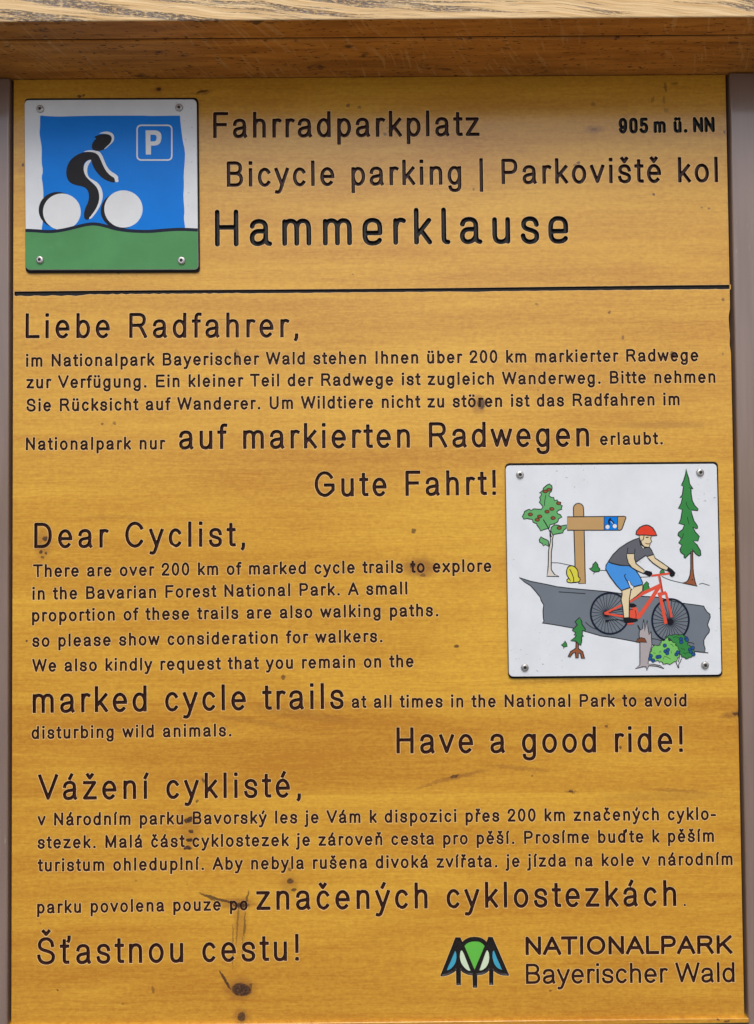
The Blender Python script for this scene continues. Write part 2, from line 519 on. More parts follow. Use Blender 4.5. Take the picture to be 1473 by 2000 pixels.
def cdt(loops):
    """even-odd fill of 2-D loops -> verts, faces, source index of every vert"""
    vs, es = [], []
    for lp in loops:
        b = len(vs)
        n = len(lp)
        vs += [Vector((float(x), float(y))) for x, y in lp]
        es += [(b + i, b + (i + 1) % n) for i in range(n)]
    r = delaunay_2d_cdt(vs, es, [], 0, 1e-9)
    cons = set()
    for (a, b), oe in zip(r[1], r[4]):
        if oe:
            cons.add((a, b) if a < b else (b, a))
    tris = [tuple(f) for f in r[2]]
    adj = {}
    for t, f in enumerate(tris):
        for i in range(len(f)):
            a, b = f[i - 1], f[i]
            adj.setdefault((a, b) if a < b else (b, a), []).append(t)
    par = [-1] * len(tris)
    todo = []
    for e, ts in adj.items():           # start from the hull, count crossings of the outlines
        if len(ts) == 1 and par[ts[0]] < 0:
            par[ts[0]] = 1 if e in cons else 0
            todo.append(ts[0])
    while todo:
        t = todo.pop()
        f = tris[t]
        for i in range(len(f)):
            a, b = f[i - 1], f[i]
            e = (a, b) if a < b else (b, a)
            for u in adj[e]:
                if par[u] < 0:
                    par[u] = par[t] ^ (1 if e in cons else 0)
                    todo.append(u)
    src = [(ov[0] if ov else -1) for ov in r[3]]
    return [tuple(v) for v in r[0]], [f for f, p in zip(tris, par) if p == 1], src


# ------------------------------------------------------------------ single-stroke routed lettering
BF = 'M112 670 L112 46'
GLY = {
 'a': (556, ['M88 372 C100 450 170 484 262 484 C380 484 430 430 430 345 L430 150 C430 100 440 70 462 46', 'M430 296 C380 268 300 265 230 255 C130 240 84 200 84 145 C84 75 140 34 215 34 C330 34 430 100 430 220']),
 'b': (556, [BF, 'E298 258 186 224 0 360']),
 'c': (500, ['E268 258 184 224 40 318']),
 'd': (556, ['M444 670 L444 46', 'E258 258 186 224 0 360']),
 'e': (556, ['M470 262 L84 262', 'E277 258 193 224 1 312']),
 'f': (278, ['M131 46 L131 540 C131 640 165 676 225 676 L270 672', 'M38 476 L240 476']),
 'g': (556, ['M440 473 L440 -20 C440 -130 370 -166 265 -166 C180 -166 112 -140 98 -70', 'E256 258 184 224 0 360']),
 'h': (556, [BF, 'M112 330 C130 440 200 484 290 484 C390 484 444 430 444 320 L444 46']),
 'i': (222, ['M111 473 L111 46', 'D111 664']),
 'j': (222, ['M111 473 L111 -80 C111 -150 70 -168 8 -162', 'D111 664']),
 'k': (500, [BF, 'M430 473 L122 180', 'M228 282 L446 46']),
 'l': (222, ['M111 670 L111 46']),
 'm': (833, ['M112 473 L112 46', 'M112 330 C125 440 185 484 262 484 C360 484 417 440 417 330 L417 46', 'M417 330 C430 440 490 484 567 484 C665 484 722 440 722 330 L722 46']),
 'n': (556, ['M112 473 L112 46', 'M112 330 C130 440 200 484 290 484 C390 484 444 430 444 320 L444 46']),
 'o': (556, ['E278 258 198 224 0 360']),
 'p': (556, ['M112 473 L112 -166', 'E298 258 186 224 0 360']),
 'q': (556, ['M444 473 L444 -166', 'E258 258 186 224 0 360']),
 'r': (333, ['M112 473 L112 46', 'M112 300 C118 420 170 484 235 484 C270 484 290 478 315 466']),
 's': (500, ['M420 368 C405 448 340 484 255 484 C160 484 92 445 92 375 C92 300 170 285 255 265 C345 243 424 225 424 145 C424 70 350 34 255 34 C155 34 88 75 76 155']),
 't': (278, ['M137 620 L137 130 C137 70 165 46 215 46 L252 48', 'M42 476 L248 476']),
 'u': (556, ['M110 473 L110 190 C110 80 165 34 255 34 C345 34 420 90 440 190', 'M440 473 L440 46']),
 'v': (500, ['M52 473 L250 50 L448 473']),
 'w': (722, ['M45 473 L205 50 L361 466 L517 50 L677 473']),
 'x': (500, ['M66 473 L434 46', 'M434 473 L66 46']),
 'y': (500, ['M52 473 L254 50', 'M448 473 L250 20 C210 -90 180 -166 110 -166 L66 -160']),
 'z': (500, ['M70 473 L424 473 L70 46 L440 46']),
 'A': (667, ['M42 46 L333 670 L625 46', 'M140 250 L527 250']),
 'B': (667, ['M118 46 L118 670 L350 670 C460 670 540 620 540 525 C540 425 460 375 350 375 L118 375', 'M350 375 C480 375 575 320 575 210 C575 100 490 46 370 46 L118 46']),
 'C': (722, ['E375 358 285 322 36 324']),
 'D': (722, ['M124 46 L124 670 L330 670 C540 670 632 540 632 358 C632 175 540 46 330 46 L124 46']),
 'E': (667, ['M590 46 L124 46 L124 670 L575 670', 'M124 372 L545 372']),
 'F': (611, ['M126 46 L126 670 L545 670', 'M126 365 L490 365']),
 'G': (778, ['E390 358 300 322 38 310', 'M583 111 C620 130 660 165 690 200 L690 330 L420 330']),
 'H': (722, ['M124 46 L124 670', 'M598 46 L598 670', 'M124 372 L598 372']),
 'I': (278, ['M139 46 L139 670']),
 'K': (667, ['M124 46 L124 670', 'M590 670 L135 255', 'M300 410 L610 46']),
 'L': (556, ['M118 670 L118 46 L505 46']),
 'M': (833, ['M120 46 L120 670 L416 70 L713 670 L713 46']),
 'N': (722, ['M122 46 L122 670 L600 46 L600 670']),
 'O': (778, ['E389 358 300 322 0 360']),
 'P': (667, ['M124 46 L124 670 L380 670 C510 670 575 600 575 500 C575 390 510 328 370 328 L124 328']),
 'R': (722, ['M124 46 L124 670 L400 670 C540 670 600 610 600 515 C600 410 530 360 400 360 L124 360', 'M390 360 C470 335 510 260 640 46']),
 'S': (667, ['M545 500 C530 620 440 680 330 680 C205 680 110 620 110 515 C110 410 210 390 330 360 C460 330 575 300 575 195 C575 90 470 36 340 36 C195 36 95 105 88 220']),
 'T': (611, ['M50 670 L560 670', 'M305 670 L305 46']),
 'U': (722, ['M124 670 L124 290 C124 120 210 36 360 36 C510 36 598 120 598 290 L598 670']),
 'V': (667, ['M44 670 L333 50 L623 670']),
 'W': (944, ['M50 670 L245 50 L472 660 L699 50 L894 670']),
 '0': (556, ['E275 358 192 322 0 360']),
 '2': (556, ['M82 500 C90 620 170 676 275 676 C390 676 460 600 460 510 C460 400 330 310 230 220 C150 150 100 100 80 46 L468 46']),
 '5': (556, ['M440 670 L140 670 L130 370 C165 405 215 425 280 425 C390 425 465 345 465 230 C465 110 385 36 275 36 C180 36 105 80 86 140']),
 '9': (556, ['E275 470 180 208 0 360', 'M455 470 C455 430 460 410 455 360 C450 150 380 36 260 36 C170 36 110 90 100 175']),
 '.': (278, ['D139 50']),
 ',': (278, ['M139 62 L139 30 C139 -10 128 -40 108 -62']),
 '!': (278, ['M139 670 L139 250', 'D139 50']),
 '-': (333, ['M62 262 L270 262']),
 '|': (260, ['M130 690 L130 -165']),
 ' ': (278, []),
}
# rounded engineering letters of the place name and the height mark
DIN = {
 'a': (600, ['M88 385 C105 455 170 484 262 484 C380 484 430 430 430 345 L430 150 C430 90 460 46 530 46', 'M430 290 L250 290 C140 290 84 230 84 165 C84 85 140 46 225 46 C330 46 430 110 430 200']),
 'l': (300, ['M111 670 L111 130 C111 70 140 46 215 46']),
 'u': (556, ['M110 473 L110 190 C110 80 165 40 265 40 C375 40 440 90 440 190 L440 473', 'M440 200 L440 46']),
 'e': (556, ['M465 235 L84 235', 'M465 235 L465 330 C465 430 400 484 275 484 C150 484 84 420 84 320 L84 200 C84 90 150 36 270 36 C370 36 425 55 455 95']),
 '0': (530, ['M85 480 C85 620 150 676 265 676 C380 676 445 620 445 480 L445 235 C445 90 380 36 265 36 C150 36 85 90 85 235 L85 480']),
}
MARK = {'ě': ('e', 'v'), 'š': ('s', 'v'), 'č': ('c', 'v'), 'ř': ('r', 'v'), 'ž': ('z', 'v'), 'ň': ('n', 'v'), 'Š': ('S', 'V'),
        'ý': ('y', "'"), 'á': ('a', "'"), 'í': ('ı', "'"), 'é': ('e', "'"), 'ť': ('t', 'q'), 'ď': ('d', 'q'), 'ü': ('u', ':'), 'ö': ('o', ':')}
GLY['ı'] = (222, ['M111 473 L111 46'])


def flatten(cmds):
    """path string -> list of (points, is_dot)"""
    res = []
    for s in cmds:
        k = s[0]
        if k == 'E':
            cx, cy, rx, ry, a0, a1 = map(float, s[1:].split())
            n = max(8, int(abs(a1 - a0) / 9))
            a = np.radians(np.linspace(a0, a1, n + 1))
            res.append((np.stack([cx + rx * np.cos(a), cy + ry * np.sin(a)], 1), abs(a1 - a0) >= 359.9))
            continue
        if k == 'D':
            x, y = map(float, s[1:].split())
            res.append((np.array([[x, y], [x, y]]), None))
            continue
        tok = s.replace('M', ' M ').replace('L', ' L ').replace('C', ' C ').split()
        pts = []
        i = 0
        mode = None
        while i < len(tok):
            if tok[i] in 'MLC':
                mode = tok[i]
                i += 1
                continue
            if mode in 'ML':
                pts.append((float(tok[i]), float(tok[i + 1])))
                i += 2
            else:
                c = list(map(float, tok[i:i + 6]))
                i += 6
                p0 = pts[-1]
                for t in np.linspace(0, 1, 11)[1:]:
                    u = 1 - t
                    pts.append((u**3 * p0[0] + 3 * u * u * t * c[0] + 3 * u * t * t * c[2] + t**3 * c[4],
                                u**3 * p0[1] + 3 * u * u * t * c[1] + 3 * u * t * t * c[3] + t**3 * c[5]))
        res.append((np.array(pts), False))
    return res


def glyph_paths(ch, din):
    base, mark = MARK.get(ch, (ch, None))
    adv, cm = DIN[base] if (din and base in DIN) else GLY[base]
    paths = flatten(cm)
    if mark:
        allx = np.concatenate([p[:, 0] for p, _ in paths])
        cx = (allx.min() + allx.max()) / 2
        if base == 'r':
            cx = 200
        if mark == 'v':
            ex = ['M%g 690 L%g 602 L%g 690' % (cx - 78, cx, cx + 78)]
        elif mark == 'V':
            ex = ['M%g 880 L%g 800 L%g 880' % (cx - 90, cx, cx + 90)]
        elif mark == "'":
            ex = ['M%g 690 L%g 596' % (cx + 52, cx - 6)]
        elif mark == ':':
            ex = ['D%g 660' % (cx - 112), 'D%g 660' % (cx + 112)]
        else:
            x = {'t': 300, 'd': 575}[base]
            adv += 95
            ex = ['M%g 715 L%g 690 C%g 660 %g 630 %g 612' % (x, x, x, x - 8, x - 22)]
        paths = paths + flatten(ex)
    return adv, paths


def contours(F, xs, ys, lvl):
    """marching squares, closed loops"""
    G = F - lvl
    G = np.where(np.abs(G) < 1e-9, 1e-9, G)
    ins = G < 0
    ny, nx = G.shape
    key = ins[:-1, :-1] * 1 + ins[:-1, 1:] * 2 + ins[1:, 1:] * 4 + ins[1:, :-1] * 8
    jj, ii = np.nonzero((key > 0) & (key < 15))
    nxt = {}

    def ep(e):
        t, j, i = e
        if t == 0:
            a, b = G[j, i], G[j, i + 1]
            f = a / (a - b)
            return (xs[i] + (xs[i + 1] - xs[i]) * f, ys[j])
        a, b = G[j, i], G[j + 1, i]
        f = a / (a - b)
        return (xs[i], ys[j] + (ys[j + 1] - ys[j]) * f)
    TAB = {1: [('L', 'B')], 2: [('B', 'R')], 3: [('L', 'R')], 4: [('R', 'T')], 5: [('L', 'T'), ('R', 'B')], 6: [('B', 'T')], 7: [('L', 'T')],
           8: [('T', 'L')], 9: [('T', 'B')], 10: [('T', 'R'), ('B', 'L')], 11: [('T', 'R')], 12: [('R', 'L')], 13: [('R', 'B')], 14: [('B', 'L')]}
    for j, i in zip(jj.tolist(), ii.tolist()):
        E = {'B': (0, j, i), 'T': (0, j + 1, i), 'L': (1, j, i), 'R': (1, j, i + 1)}
        for a, b in TAB[int(key[j, i])]:
            nxt[E[a]] = E[b]
    loops = []
    while nxt:
        s = next(iter(nxt))
        lp = [s]
        c = nxt.pop(s)
        while c != s and c in nxt:
            lp.append(c)
            c = nxt.pop(c)
        pts = [ep(e) for e in lp]
        # drop near-collinear points
        if len(pts) > 8:
            q = []
            n = len(pts)
            h = xs[1] - xs[0]
            for k in range(n):
                p0 = q[-1] if q else pts[k - 1]
                p1, p2 = pts[k], pts[(k + 1) % n]
                L = math.hypot(p2[0] - p0[0], p2[1] - p0[1]) + 1e-12
                dev = abs((p2[0] - p0[0]) * (p1[1] - p0[1]) - (p2[1] - p0[1]) * (p1[0] - p0[0])) / L
                if dev > h * .03 or L > h * 9:
                    q.append(p1)
            pts = q
        if len(pts) >= 3:
            loops.append(pts)
    return loops


def sdf_segments(segs, X, Y):
    D = np.full(X.shape, 1e9)
    for (x0, y0), (x1, y1) in segs:
        dx, dy = x1 - x0, y1 - y0
        L2 = dx * dx + dy * dy
        t = np.clip(((X - x0) * dx + (Y - y0) * dy) / L2, 0, 1) if L2 > 1e-12 else 0.0
        D = np.minimum(D, np.hypot(X - x0 - t * dx, Y - y0 - t * dy))
    return D


def carve(F, xs, ys, rim, r, depth):
    """rings of an engraved groove from a signed distance field: (verts3, faces, material idx), rim loops"""
    lv = [rim, 0.0, -0.55 * r]
    zz = [0.0, 0.12, depth]
    C = [contours(F, xs, ys, l) for l in lv]
    V, FA, MI = [], [], []
    for k, (o, i) in enumerate(((0, 1), (1, 2), (2, None))):
        loops = list(C[o]) + (list(C[i]) if i is not None else [])
        if not C[o]:
            continue
        v, f, src = cdt(loops)
        no = sum(len(l) for l in C[o])
        b = len(V)
        for (x, y), s in zip(v, src):
            V.append((x, y, zz[o] if (i is None or (0 <= s < no)) else zz[i]))
        FA += [tuple(b + q for q in ff) for ff in f]
        MI += [0 if k == 0 else 1] * len(f)
    return (np.array(V), FA, MI), C[0]


GC = {}


def glyph(ch, cap, st, gx, din, sq):
    key = (ch, cap, st, gx, din)
    if key in GC:
        return GC[key]
    adv, paths = glyph_paths(ch, din)
    em = cap / .716
    k = (cap - st) / (716 - 92)
    fl = []
    for p, flag in paths:
        q = np.stack([p[:, 0] * em / 1000 * gx, st / 2 + (p[:, 1] - 46) * k], 1)
        fl.append((q, flag))
    res = {'adv': adv * em / 1000 * gx, 'l': 0, 'r': adv * em / 1000 * gx, 'mesh': None, 'loops': []}
    if fl:
        r = st / 2
        rim = 1.0
        allp = np.concatenate([q for q, _ in fl])
        pad = r * 1.45 + rim + 1.0
        h = max(.42, st / 9.0)
        xs = np.arange(allp[:, 0].min() - pad, allp[:, 0].max() + pad + h, h)
        ys = np.arange(allp[:, 1].min() - pad, allp[:, 1].max() + pad + h, h)
        X, Y = np.meshgrid(xs, ys)
        D = np.full(X.shape, 1e9)
        for q, flag in fl:
            if flag is None:
                x, y = q[0]
                a = r * 1.12
                cr = a * (.55 if sq else .999)
                qx, qy = np.abs(X - x) - (a - cr), np.abs(Y - y) - (a - cr)
                d = np.hypot(np.maximum(qx, 0), np.maximum(qy, 0)) + np.minimum(np.maximum(qx, qy), 0) - cr
                D = np.minimum(D, d)
                continue
            D = np.minimum(D, sdf_segments(list(zip(q[:-1], q[1:])), X, Y) - r)
            if sq and flag is False:
                for e0, e1 in ((q[1], q[0]), (q[-2], q[-1])):
                    t = (e1 - e0) / (np.hypot(*(e1 - e0)) + 1e-9)
                    u = (X - e1[0]) * t[0] + (Y - e1[1]) * t[1]
                    w = -(X - e1[0]) * t[1] + (Y - e1[1]) * t[0]
                    cr = r * .22
                    qx, qy = np.abs(u) - (r * 1.0 - cr), np.abs(w) - (r * 1.0 - cr)
                    d = np.hypot(np.maximum(qx, 0), np.maximum(qy, 0)) + np.minimum(np.maximum(qx, qy), 0) - cr
                    D = np.minimum(D, d)
        inkx = xs[(D < 0).any(0)]
        res['l'], res['r'] = inkx.min(), inkx.max()
        res['mesh'], res['loops'] = carve(D, xs, ys, rim, r, st * .62)
    GC[key] = res
    return res


HOLES = []        # outlines of every routed groove, in board metres (x, z)


def lettering(parent, origin, name, text, x0, y0, x1, y1, cap, st, gx, din=False, sq=True, ink='dark', label=None):
    A, B = P(x0, y0), P(x1, y1)
    u = (B - A)
    L = u.length
    k = L / math.hypot(x1 - x0, y1 - y0)
    u /= L
    w = Vector((-u.z, 0, u.x))
    V, FA, MI = [], [], []
    n = 0
    U, Wv = np.array(u), np.array(w)
    for seg, sx0, sx1 in (text if isinstance(text, list) else [(text, x0, x1)]):
        gl = [glyph(c, cap, st, gx, din, sq) for c in seg]
        nat = sum(g['adv'] for g in gl) - gl[0]['l'] - (gl[-1]['adv'] - gl[-1]['r'])
        t = ((sx1 - sx0) - nat) / max(1, len(gl) - 1)
        pen = -gl[0]['l'] + (sx0 - x0)
        for g in gl:
            if g['mesh'] is not None:
                v, f, mi = g['mesh']
                pts = np.array(A) + np.outer((v[:, 0] + pen) * k, U) + np.outer(v[:, 1] * k, Wv)
                pts[:, 1] += v[:, 2] * k
                V.append(pts)
                FA += [tuple(q + n for q in ff) for ff in f]
                MI += mi
                n += len(v)
                for lp in g['loops']:
                    a = np.array(lp)
                    q = np.array(A)[[0, 2]] + np.outer((a[:, 0] + pen) * k, U[[0, 2]]) + np.outer(a[:, 1] * k, Wv[[0, 2]])
                    HOLES.append(q)
            pen += g['adv'] + t
    o = mesh_from(name, np.concatenate(V), FA, [M['rim'], M[ink]], parent, origin, MI)
    if label:
        o['label'] = label
    return o


def polygon_groove(parent, origin, name, poly_px, ink, depth_px, rim=.75, r=None, h=.7):
    pts = np.array(poly_px, dtype=float)
    A = P(*pts[0])
    k = 0.000492
    loc = np.array([((P(x, y) - A).x / k, (P(x, y) - A).z / k) for x, y in pts])
    xs = np.arange(loc[:, 0].min() - 4, loc[:, 0].max() + 4, h)
    ys = np.arange(loc[:, 1].min() - 4, loc[:, 1].max() + 4, h)
    X, Y = np.meshgrid(xs, ys)
    segs = list(zip(loc, np.roll(loc, -1, 0)))
    D = sdf_segments(segs, X, Y)
    ins = np.zeros(X.shape, bool)
    for (ax, ay), (bx, by) in segs:
        c = (ay > Y) != (by > Y)
        if c.any():
            ins ^= c & (X < (bx - ax) * (Y - ay) / ((by - ay) if by != ay else 1e-9) + ax)
    D = np.where(ins, -D, D)
    (v, f, mi), loops = carve(D, xs, ys, rim, r or 4.0, depth_px)
    w = np.stack([A.x + v[:, 0] * k, A.y + v[:, 2] * k, A.z + v[:, 1] * k], 1)
    for lp in loops:
        a = np.array(lp)
        HOLES.append(np.stack([A.x + a[:, 0] * k, A.z + a[:, 1] * k], 1))
    return mesh_from(name, w, f, [M['rim'], M[ink]], parent, origin, mi)


# ------------------------------------------------------------------ box-like bodies
def box(name, x0, x1, y0, y1, z0, z1, mats, parent=None, origin=(0, 0, 0), bev=0.0, mat_front=None):
    import bmesh
    bm = bmesh.new()
    bmesh.ops.create_cube(bm, size=1.0)
    for v in bm.verts:
        v.co = Vector(((x0 + x1) / 2 + v.co.x * (x1 - x0), (y0 + y1) / 2 + v.co.y * (y1 - y0), (z0 + z1) / 2 + v.co.z * (z1 - z0))) - Vector(origin)
    if bev:
        bmesh.ops.bevel(bm, geom=list(bm.edges), offset=bev, segments=3, affect='EDGES', profile=.5)
    bm.normal_update()
    me = bpy.data.meshes.new(name)
    bm.to_mesh(me)
    bm.free()
    if mat_front is not None:
        for p in me.polygons:
            if p.normal.y < -.5:
                p.material_index = 1
    return link(name, me, mats, parent)


# ------------------------------------------------------------------ setting
gm = bpy.data.meshes.new('ground')
gm.from_pydata([(-150, -150, 0), (150, -150, 0), (150, 150, 0), (-150, 150, 0)], [], [(0, 1, 2, 3)])
g = link('ground', gm, [M['gravel']])
g['kind'] = 'structure'
gm = bpy.data.meshes.new('grass_verge')
gm.from_pydata([(-40, .02, .005), (40, .02, .005), (40, 60, .005), (-40, 60, .005)], [], [(0, 1, 2, 3)])
g = link('grass_verge', gm, [M['ground']])
g['kind'] = 'structure'

# ------------------------------------------------------------------ frame of the sign
ZB = P(736, 149.5).z                          # underside of the lintel where it meets the board
Y_LIN = PZ(736, 78.6, ZB).y                   # front edge of the lintel
ZR = ZB + 0.002
Y_RF0 = PZ(736, 73.6, ZR).y                   # back of the roof board behind the joint
Y_RF1 = PZ(736, 37.5, ZR).y                   # its front edge
rl = thing('lintel_beam', (0, Y_LIN / 2, ZB), 'brown oiled oak lintel right above the engraved board, tucked behind the pale roof beam', 'beam')
box('beam', -.75, .75, Y_LIN, .06, ZB, ZB + .16, [M['oak']], rl, rl.location, .0012)
box('joint_shade_strip', -.75, .75, Y_RF0 + .0002, Y_LIN - .0002, ZB + .0022, ZB + .05, [M['rubber']], rl, rl.location)  # dark strip added in the joint to stand for the shade in the gap
rr = thing('roof_beam', (0, Y_RF1, ZR), 'foremost roof beam with bleached cracked front face and brown underside, at the very top', 'beam')
box('beam', -.75, .75, Y_RF1, Y_RF0, ZR, ZR + .16, [M['oak'], M['bleach']], rr, rr.location, .0012, mat_front=1)
box('light_block_board', -.78, .78, Y_RF1 - .004, .075, ZR + .1605, ZR + .185, [M['bleach']], rr, rr.location, .002)  # unseen board, added to keep sky light out of the joint

YP = -0.004
xl = P(20, 1000).x
xr = P(1443, 1000, YP).x


def make_post(xa, xb, label):
    t = thing('metal_post', ((xa + xb) / 2, .02, 0), label, 'post', 'metal posts holding the board')
    box('upright', xa, xb, YP, .05, 0.0, ZB - .001, [M['post']], t, t.location, .0016)
    return t


post = make_post(xl - .09, xl, 'brown metal post left of the board, a narrow strip beside the bicycle plate')
p2 = make_post(xr, xr + .09, 'wider visible brown metal post right of the board, beside the trail picture plate')

# ------------------------------------------------------------------ the board
BX0, BX1 = P(25, 1000).x, P(1434, 1000).x
BZ1, BZ0 = ZB - .0008, P(736, 1997.2).z
board = thing('information_board', ((BX0 + BX1) / 2, .0, BZ0), 'large honey yellow wooden board covered in dark engraved text in three languages', 'sign board')
BO = tuple(board.location)
T = lambda *a, **k: lettering(board, BO, 'engraved_text', *a, **k)
Hd = lambda *a, **k: lettering(board, BO, 'engraved_heading', *a, **k)
# title block
Hd('Fahrradparkplatz', 416.8, 269.5, 936.5, 265.6, 51.5, 7.0, .76)
Hd('Bicycle parking | Parkoviště kol', 443.5, 365, 1402.5, 355.8, 50.5, 7.0, .77)
Hd('Hammerklause', 420, 481.8, 1110, 475, 73, 9.6, .76, din=True, sq=False, ink='black', label='largest engraved line in rounded black letters')
Hd([('905', 1209, 1266.5), ('m', 1277, 1305), ('ü.', 1316, 1343), ('NN', 1354, 1396.5)], 1209, 260.8, 1396.5, 258.3, 31, 6.7, .66, din=True, sq=False, ink='black', label='short bold black engraved line in the upper right corner')
# German
SG = 25.5, 4.4, .80
Hd('Liebe Radfahrer,', 50, 661, 582, 659, 49.5, 6.7, .79)
T('im Nationalpark Bayerischer Wald stehen Ihnen über 200 km markierter Radwege', 51, 716.7, 1364, 705.7, *SG)
T('zur Verfügung. Ein kleiner Teil der Radwege ist zugleich Wanderweg. Bitte nehmen', 52, 759, 1397.6, 748, *SG)
T('Sie Rücksicht auf Wanderer. Um Wildtiere nicht zu stören ist das Radfahren im', 51.7, 804, 1327.5, 791.8, *SG)
T('Nationalpark nur', 51, 879.5, 323.5, 878, *SG)
Hd('auf markierten Radwegen', 350, 877.8, 1151, 872.3, 50, 6.8, .80)
T('erlaubt.', 1172.6, 869.8, 1294.6, 868.2, *SG)
Hd('Gute Fahrt!', 615, 970.5, 969, 967, 49.5, 6.7, .79)
# English
Hd('Dear Cyclist,', 67, 1071, 479, 1067.5, 50, 6.7, .79)
T('There are over 200 km of marked cycle trails to explore', 65, 1127.7, 960, 1117.3, *SG)
T('in the Bavarian Forest National Park. A small', 63.5, 1172, 796, 1161.3, *SG)
T('proportion of these trails are also walking paths.', 63, 1214.6, 856, 1204, *SG)
T('so please show consideration for walkers.', 63, 1264, 747, 1254.5, *SG)
T('We also kindly request that you remain on the', 63, 1312.6, 808, 1303.5, *SG)
Hd('marked cycle trails', 64, 1393, 671.7, 1384.6, 51, 6.8, .80)
T('at all times in the National Park to avoid', 687, 1383, 1341, 1380.2, *SG)
T('disturbing wild animals.', 62, 1443.7, 452, 1438.5, *SG)
Hd('Have a good ride!', 774.7, 1472, 1334, 1469, 51, 6.8, .80)
# Czech
Hd('Vážení cyklisté,', 74, 1563, 588, 1557.5, 50, 6.7, .80)
T('v Národním parku Bavorský les je Vám k dispozici přes 200 km značených cyklo-', 73.4, 1613, 1398.6, 1601.7, *SG)
T('stezek. Malá část cyklostezek je zároveň cesta pro pěší. Prosíme buďte k pěším', 73.4, 1658, 1394.6, 1644.6, *SG)
T('turistum ohleduplní. Aby nebyla rušena divoká zvířata. je jízda na kole v národním', 74, 1702.5, 1431, 1690, *SG)
T('parku povolena pouze po', 73, 1784.5, 484, 1778, *SG)
Hd('značených cyklostezkách', 501, 1777.8, 1321, 1769.8, 50.5, 6.8, .80)
Hd('Šťastnou cestu!', 73, 1884, 584, 1876.5, 52, 6.8, .80)
# owner's mark
Hd('NATIONALPARK', 1026.8, 1865.7, 1431.5, 1863, 36, 6.6, 1.0)
Hd('Bayerischer Wald', 1027.7, 1922, 1435, 1918.6, 39, 5.4, .92)
# single full stop after the last bold line
polygon_groove(board, BO, 'engraved_text', [(1335.5, 1765.5), (1339.5, 1765.5), (1339.5, 1770), (1335.5, 1770)], 'dark', 2.2, r=2.0, h=.5)

# routed divider line across the board, its lower lip chipped
dv = [(28, 569.3), (120, 568.3), (300, 566.8), (480, 565.8), (700, 564.3), (900, 562.3), (1100, 559.8), (1300, 557.4), (1440, 556.2), (1440, 564.6)]
low = []
for x in np.arange(1426, 30, -9.0):
    base = 564.6 + (1427 - x) * (12.5 / 1400)
    if x < 160:
        base += .9 * math.sin(x * .9) + 1.2
    elif x < 480:
        base += .8 * math.sin(x * .31) - .6
    elif 900 < x < 1010:
        base += 1.2 * math.exp(-((x - 930) / 22.0) ** 2)
    else:
        base += .25 * math.sin(x * .17)
    low.append((float(x), base + random.uniform(-.25, .25)))
dv += low + [(28, 577)]
dv = [(min(x, 1427.0), y) for x, y in dv]
polygon_groove(board, BO, 'divider_groove', dv, 'black', 3.0, r=4.0, h=1.0)

# emblem: black routed field with coloured inlays
Lg = lambda pts: [(850 + x / 9.206, 1815 + y / 9.206) for x, y in pts]
emb = polygon_groove(board, BO, 'tree_emblem', Lg([(365, 145), (455, 145), (490, 225), (525, 193), (560, 170), (600, 152), (640, 142), (710, 135), (790, 143), (830, 155), (860, 170), (895, 195),
     (925, 225), (955, 135), (1035, 140), (1335, 830), (1310, 840), (1220, 835), (1170, 823), (1130, 805), (1085, 780), (1050, 750), (1050, 1005), (970, 1005), (970, 745), (935, 778), (900, 800),
     (830, 825), (760, 830), (760, 1055), (680, 1055), (670, 830), (600, 825), (565, 812), (530, 795), (495, 775), (465, 745), (465, 1010), (380, 1010), (375, 745), (335, 780), (290, 805), (210, 838),
     (150, 850), (100, 850), (95, 830)]), 'black', 2.4, r=5.5, h=.45)


def inlay(name, pts, mat):
    q = [P(x, y, .00045) for x, y in Lg(pts)]
    v, f, _ = cdt([[(a.x, a.z) for a in q]])
    V = [(x, .00045, z) for x, z in v] + [(x, .0016, z) for x, z in v]
    n = len(v)
    F = list(f)
    m_ = len(q)
    cnt = {}
    for ff in f:
        for a, b in zip(ff, ff[1:] + ff[:1]):
            cnt[(a, b)] = cnt.get((a, b), 0) + 1
    for (a, b) in cnt:
        if (b, a) not in cnt:
            F.append((a, b, b + n, a + n))
    return mesh_from(name, V, F, [mat], emb, BO)


inlay('green_inlay', [(530, 305), (550, 282), (570, 267), (605, 248), (640, 236), (675, 229), (710, 226), (750, 227), (790, 232), (822, 247), (850, 265), (872, 284), (888, 305), (710, 725)], M['inlaygreen'])
inlay('pale_inlay', [(465, 392), (490, 395), (515, 440), (570, 580), (635, 745), (600, 743), (565, 722), (530, 690), (495, 648), (468, 600), (453, 550), (447, 500), (450, 440)], M['inlaypale'])
inlay('pale_inlay', [(945, 384), (925, 395), (905, 440), (850, 590), (800, 740), (840, 735), (875, 716), (910, 688), (940, 645), (960, 600), (970, 550), (973, 500), (965, 430)], M['inlaypale'])
inlay('blue_inlay', [(360, 393), (375, 420), (382, 460), (384, 510), (372, 580), (350, 630), (318, 672), (285, 705), (250, 727), (213, 738), (240, 670), (300, 535)], M['inlayblue'])
inlay('blue_inlay', [(1058, 386), (1038, 412), (1032, 460), (1034, 510), (1050, 580), (1068, 625), (1092, 662), (1120, 692), (1152, 712), (1202, 728), (1170, 650), (1115, 530)], M['inlayblue'])

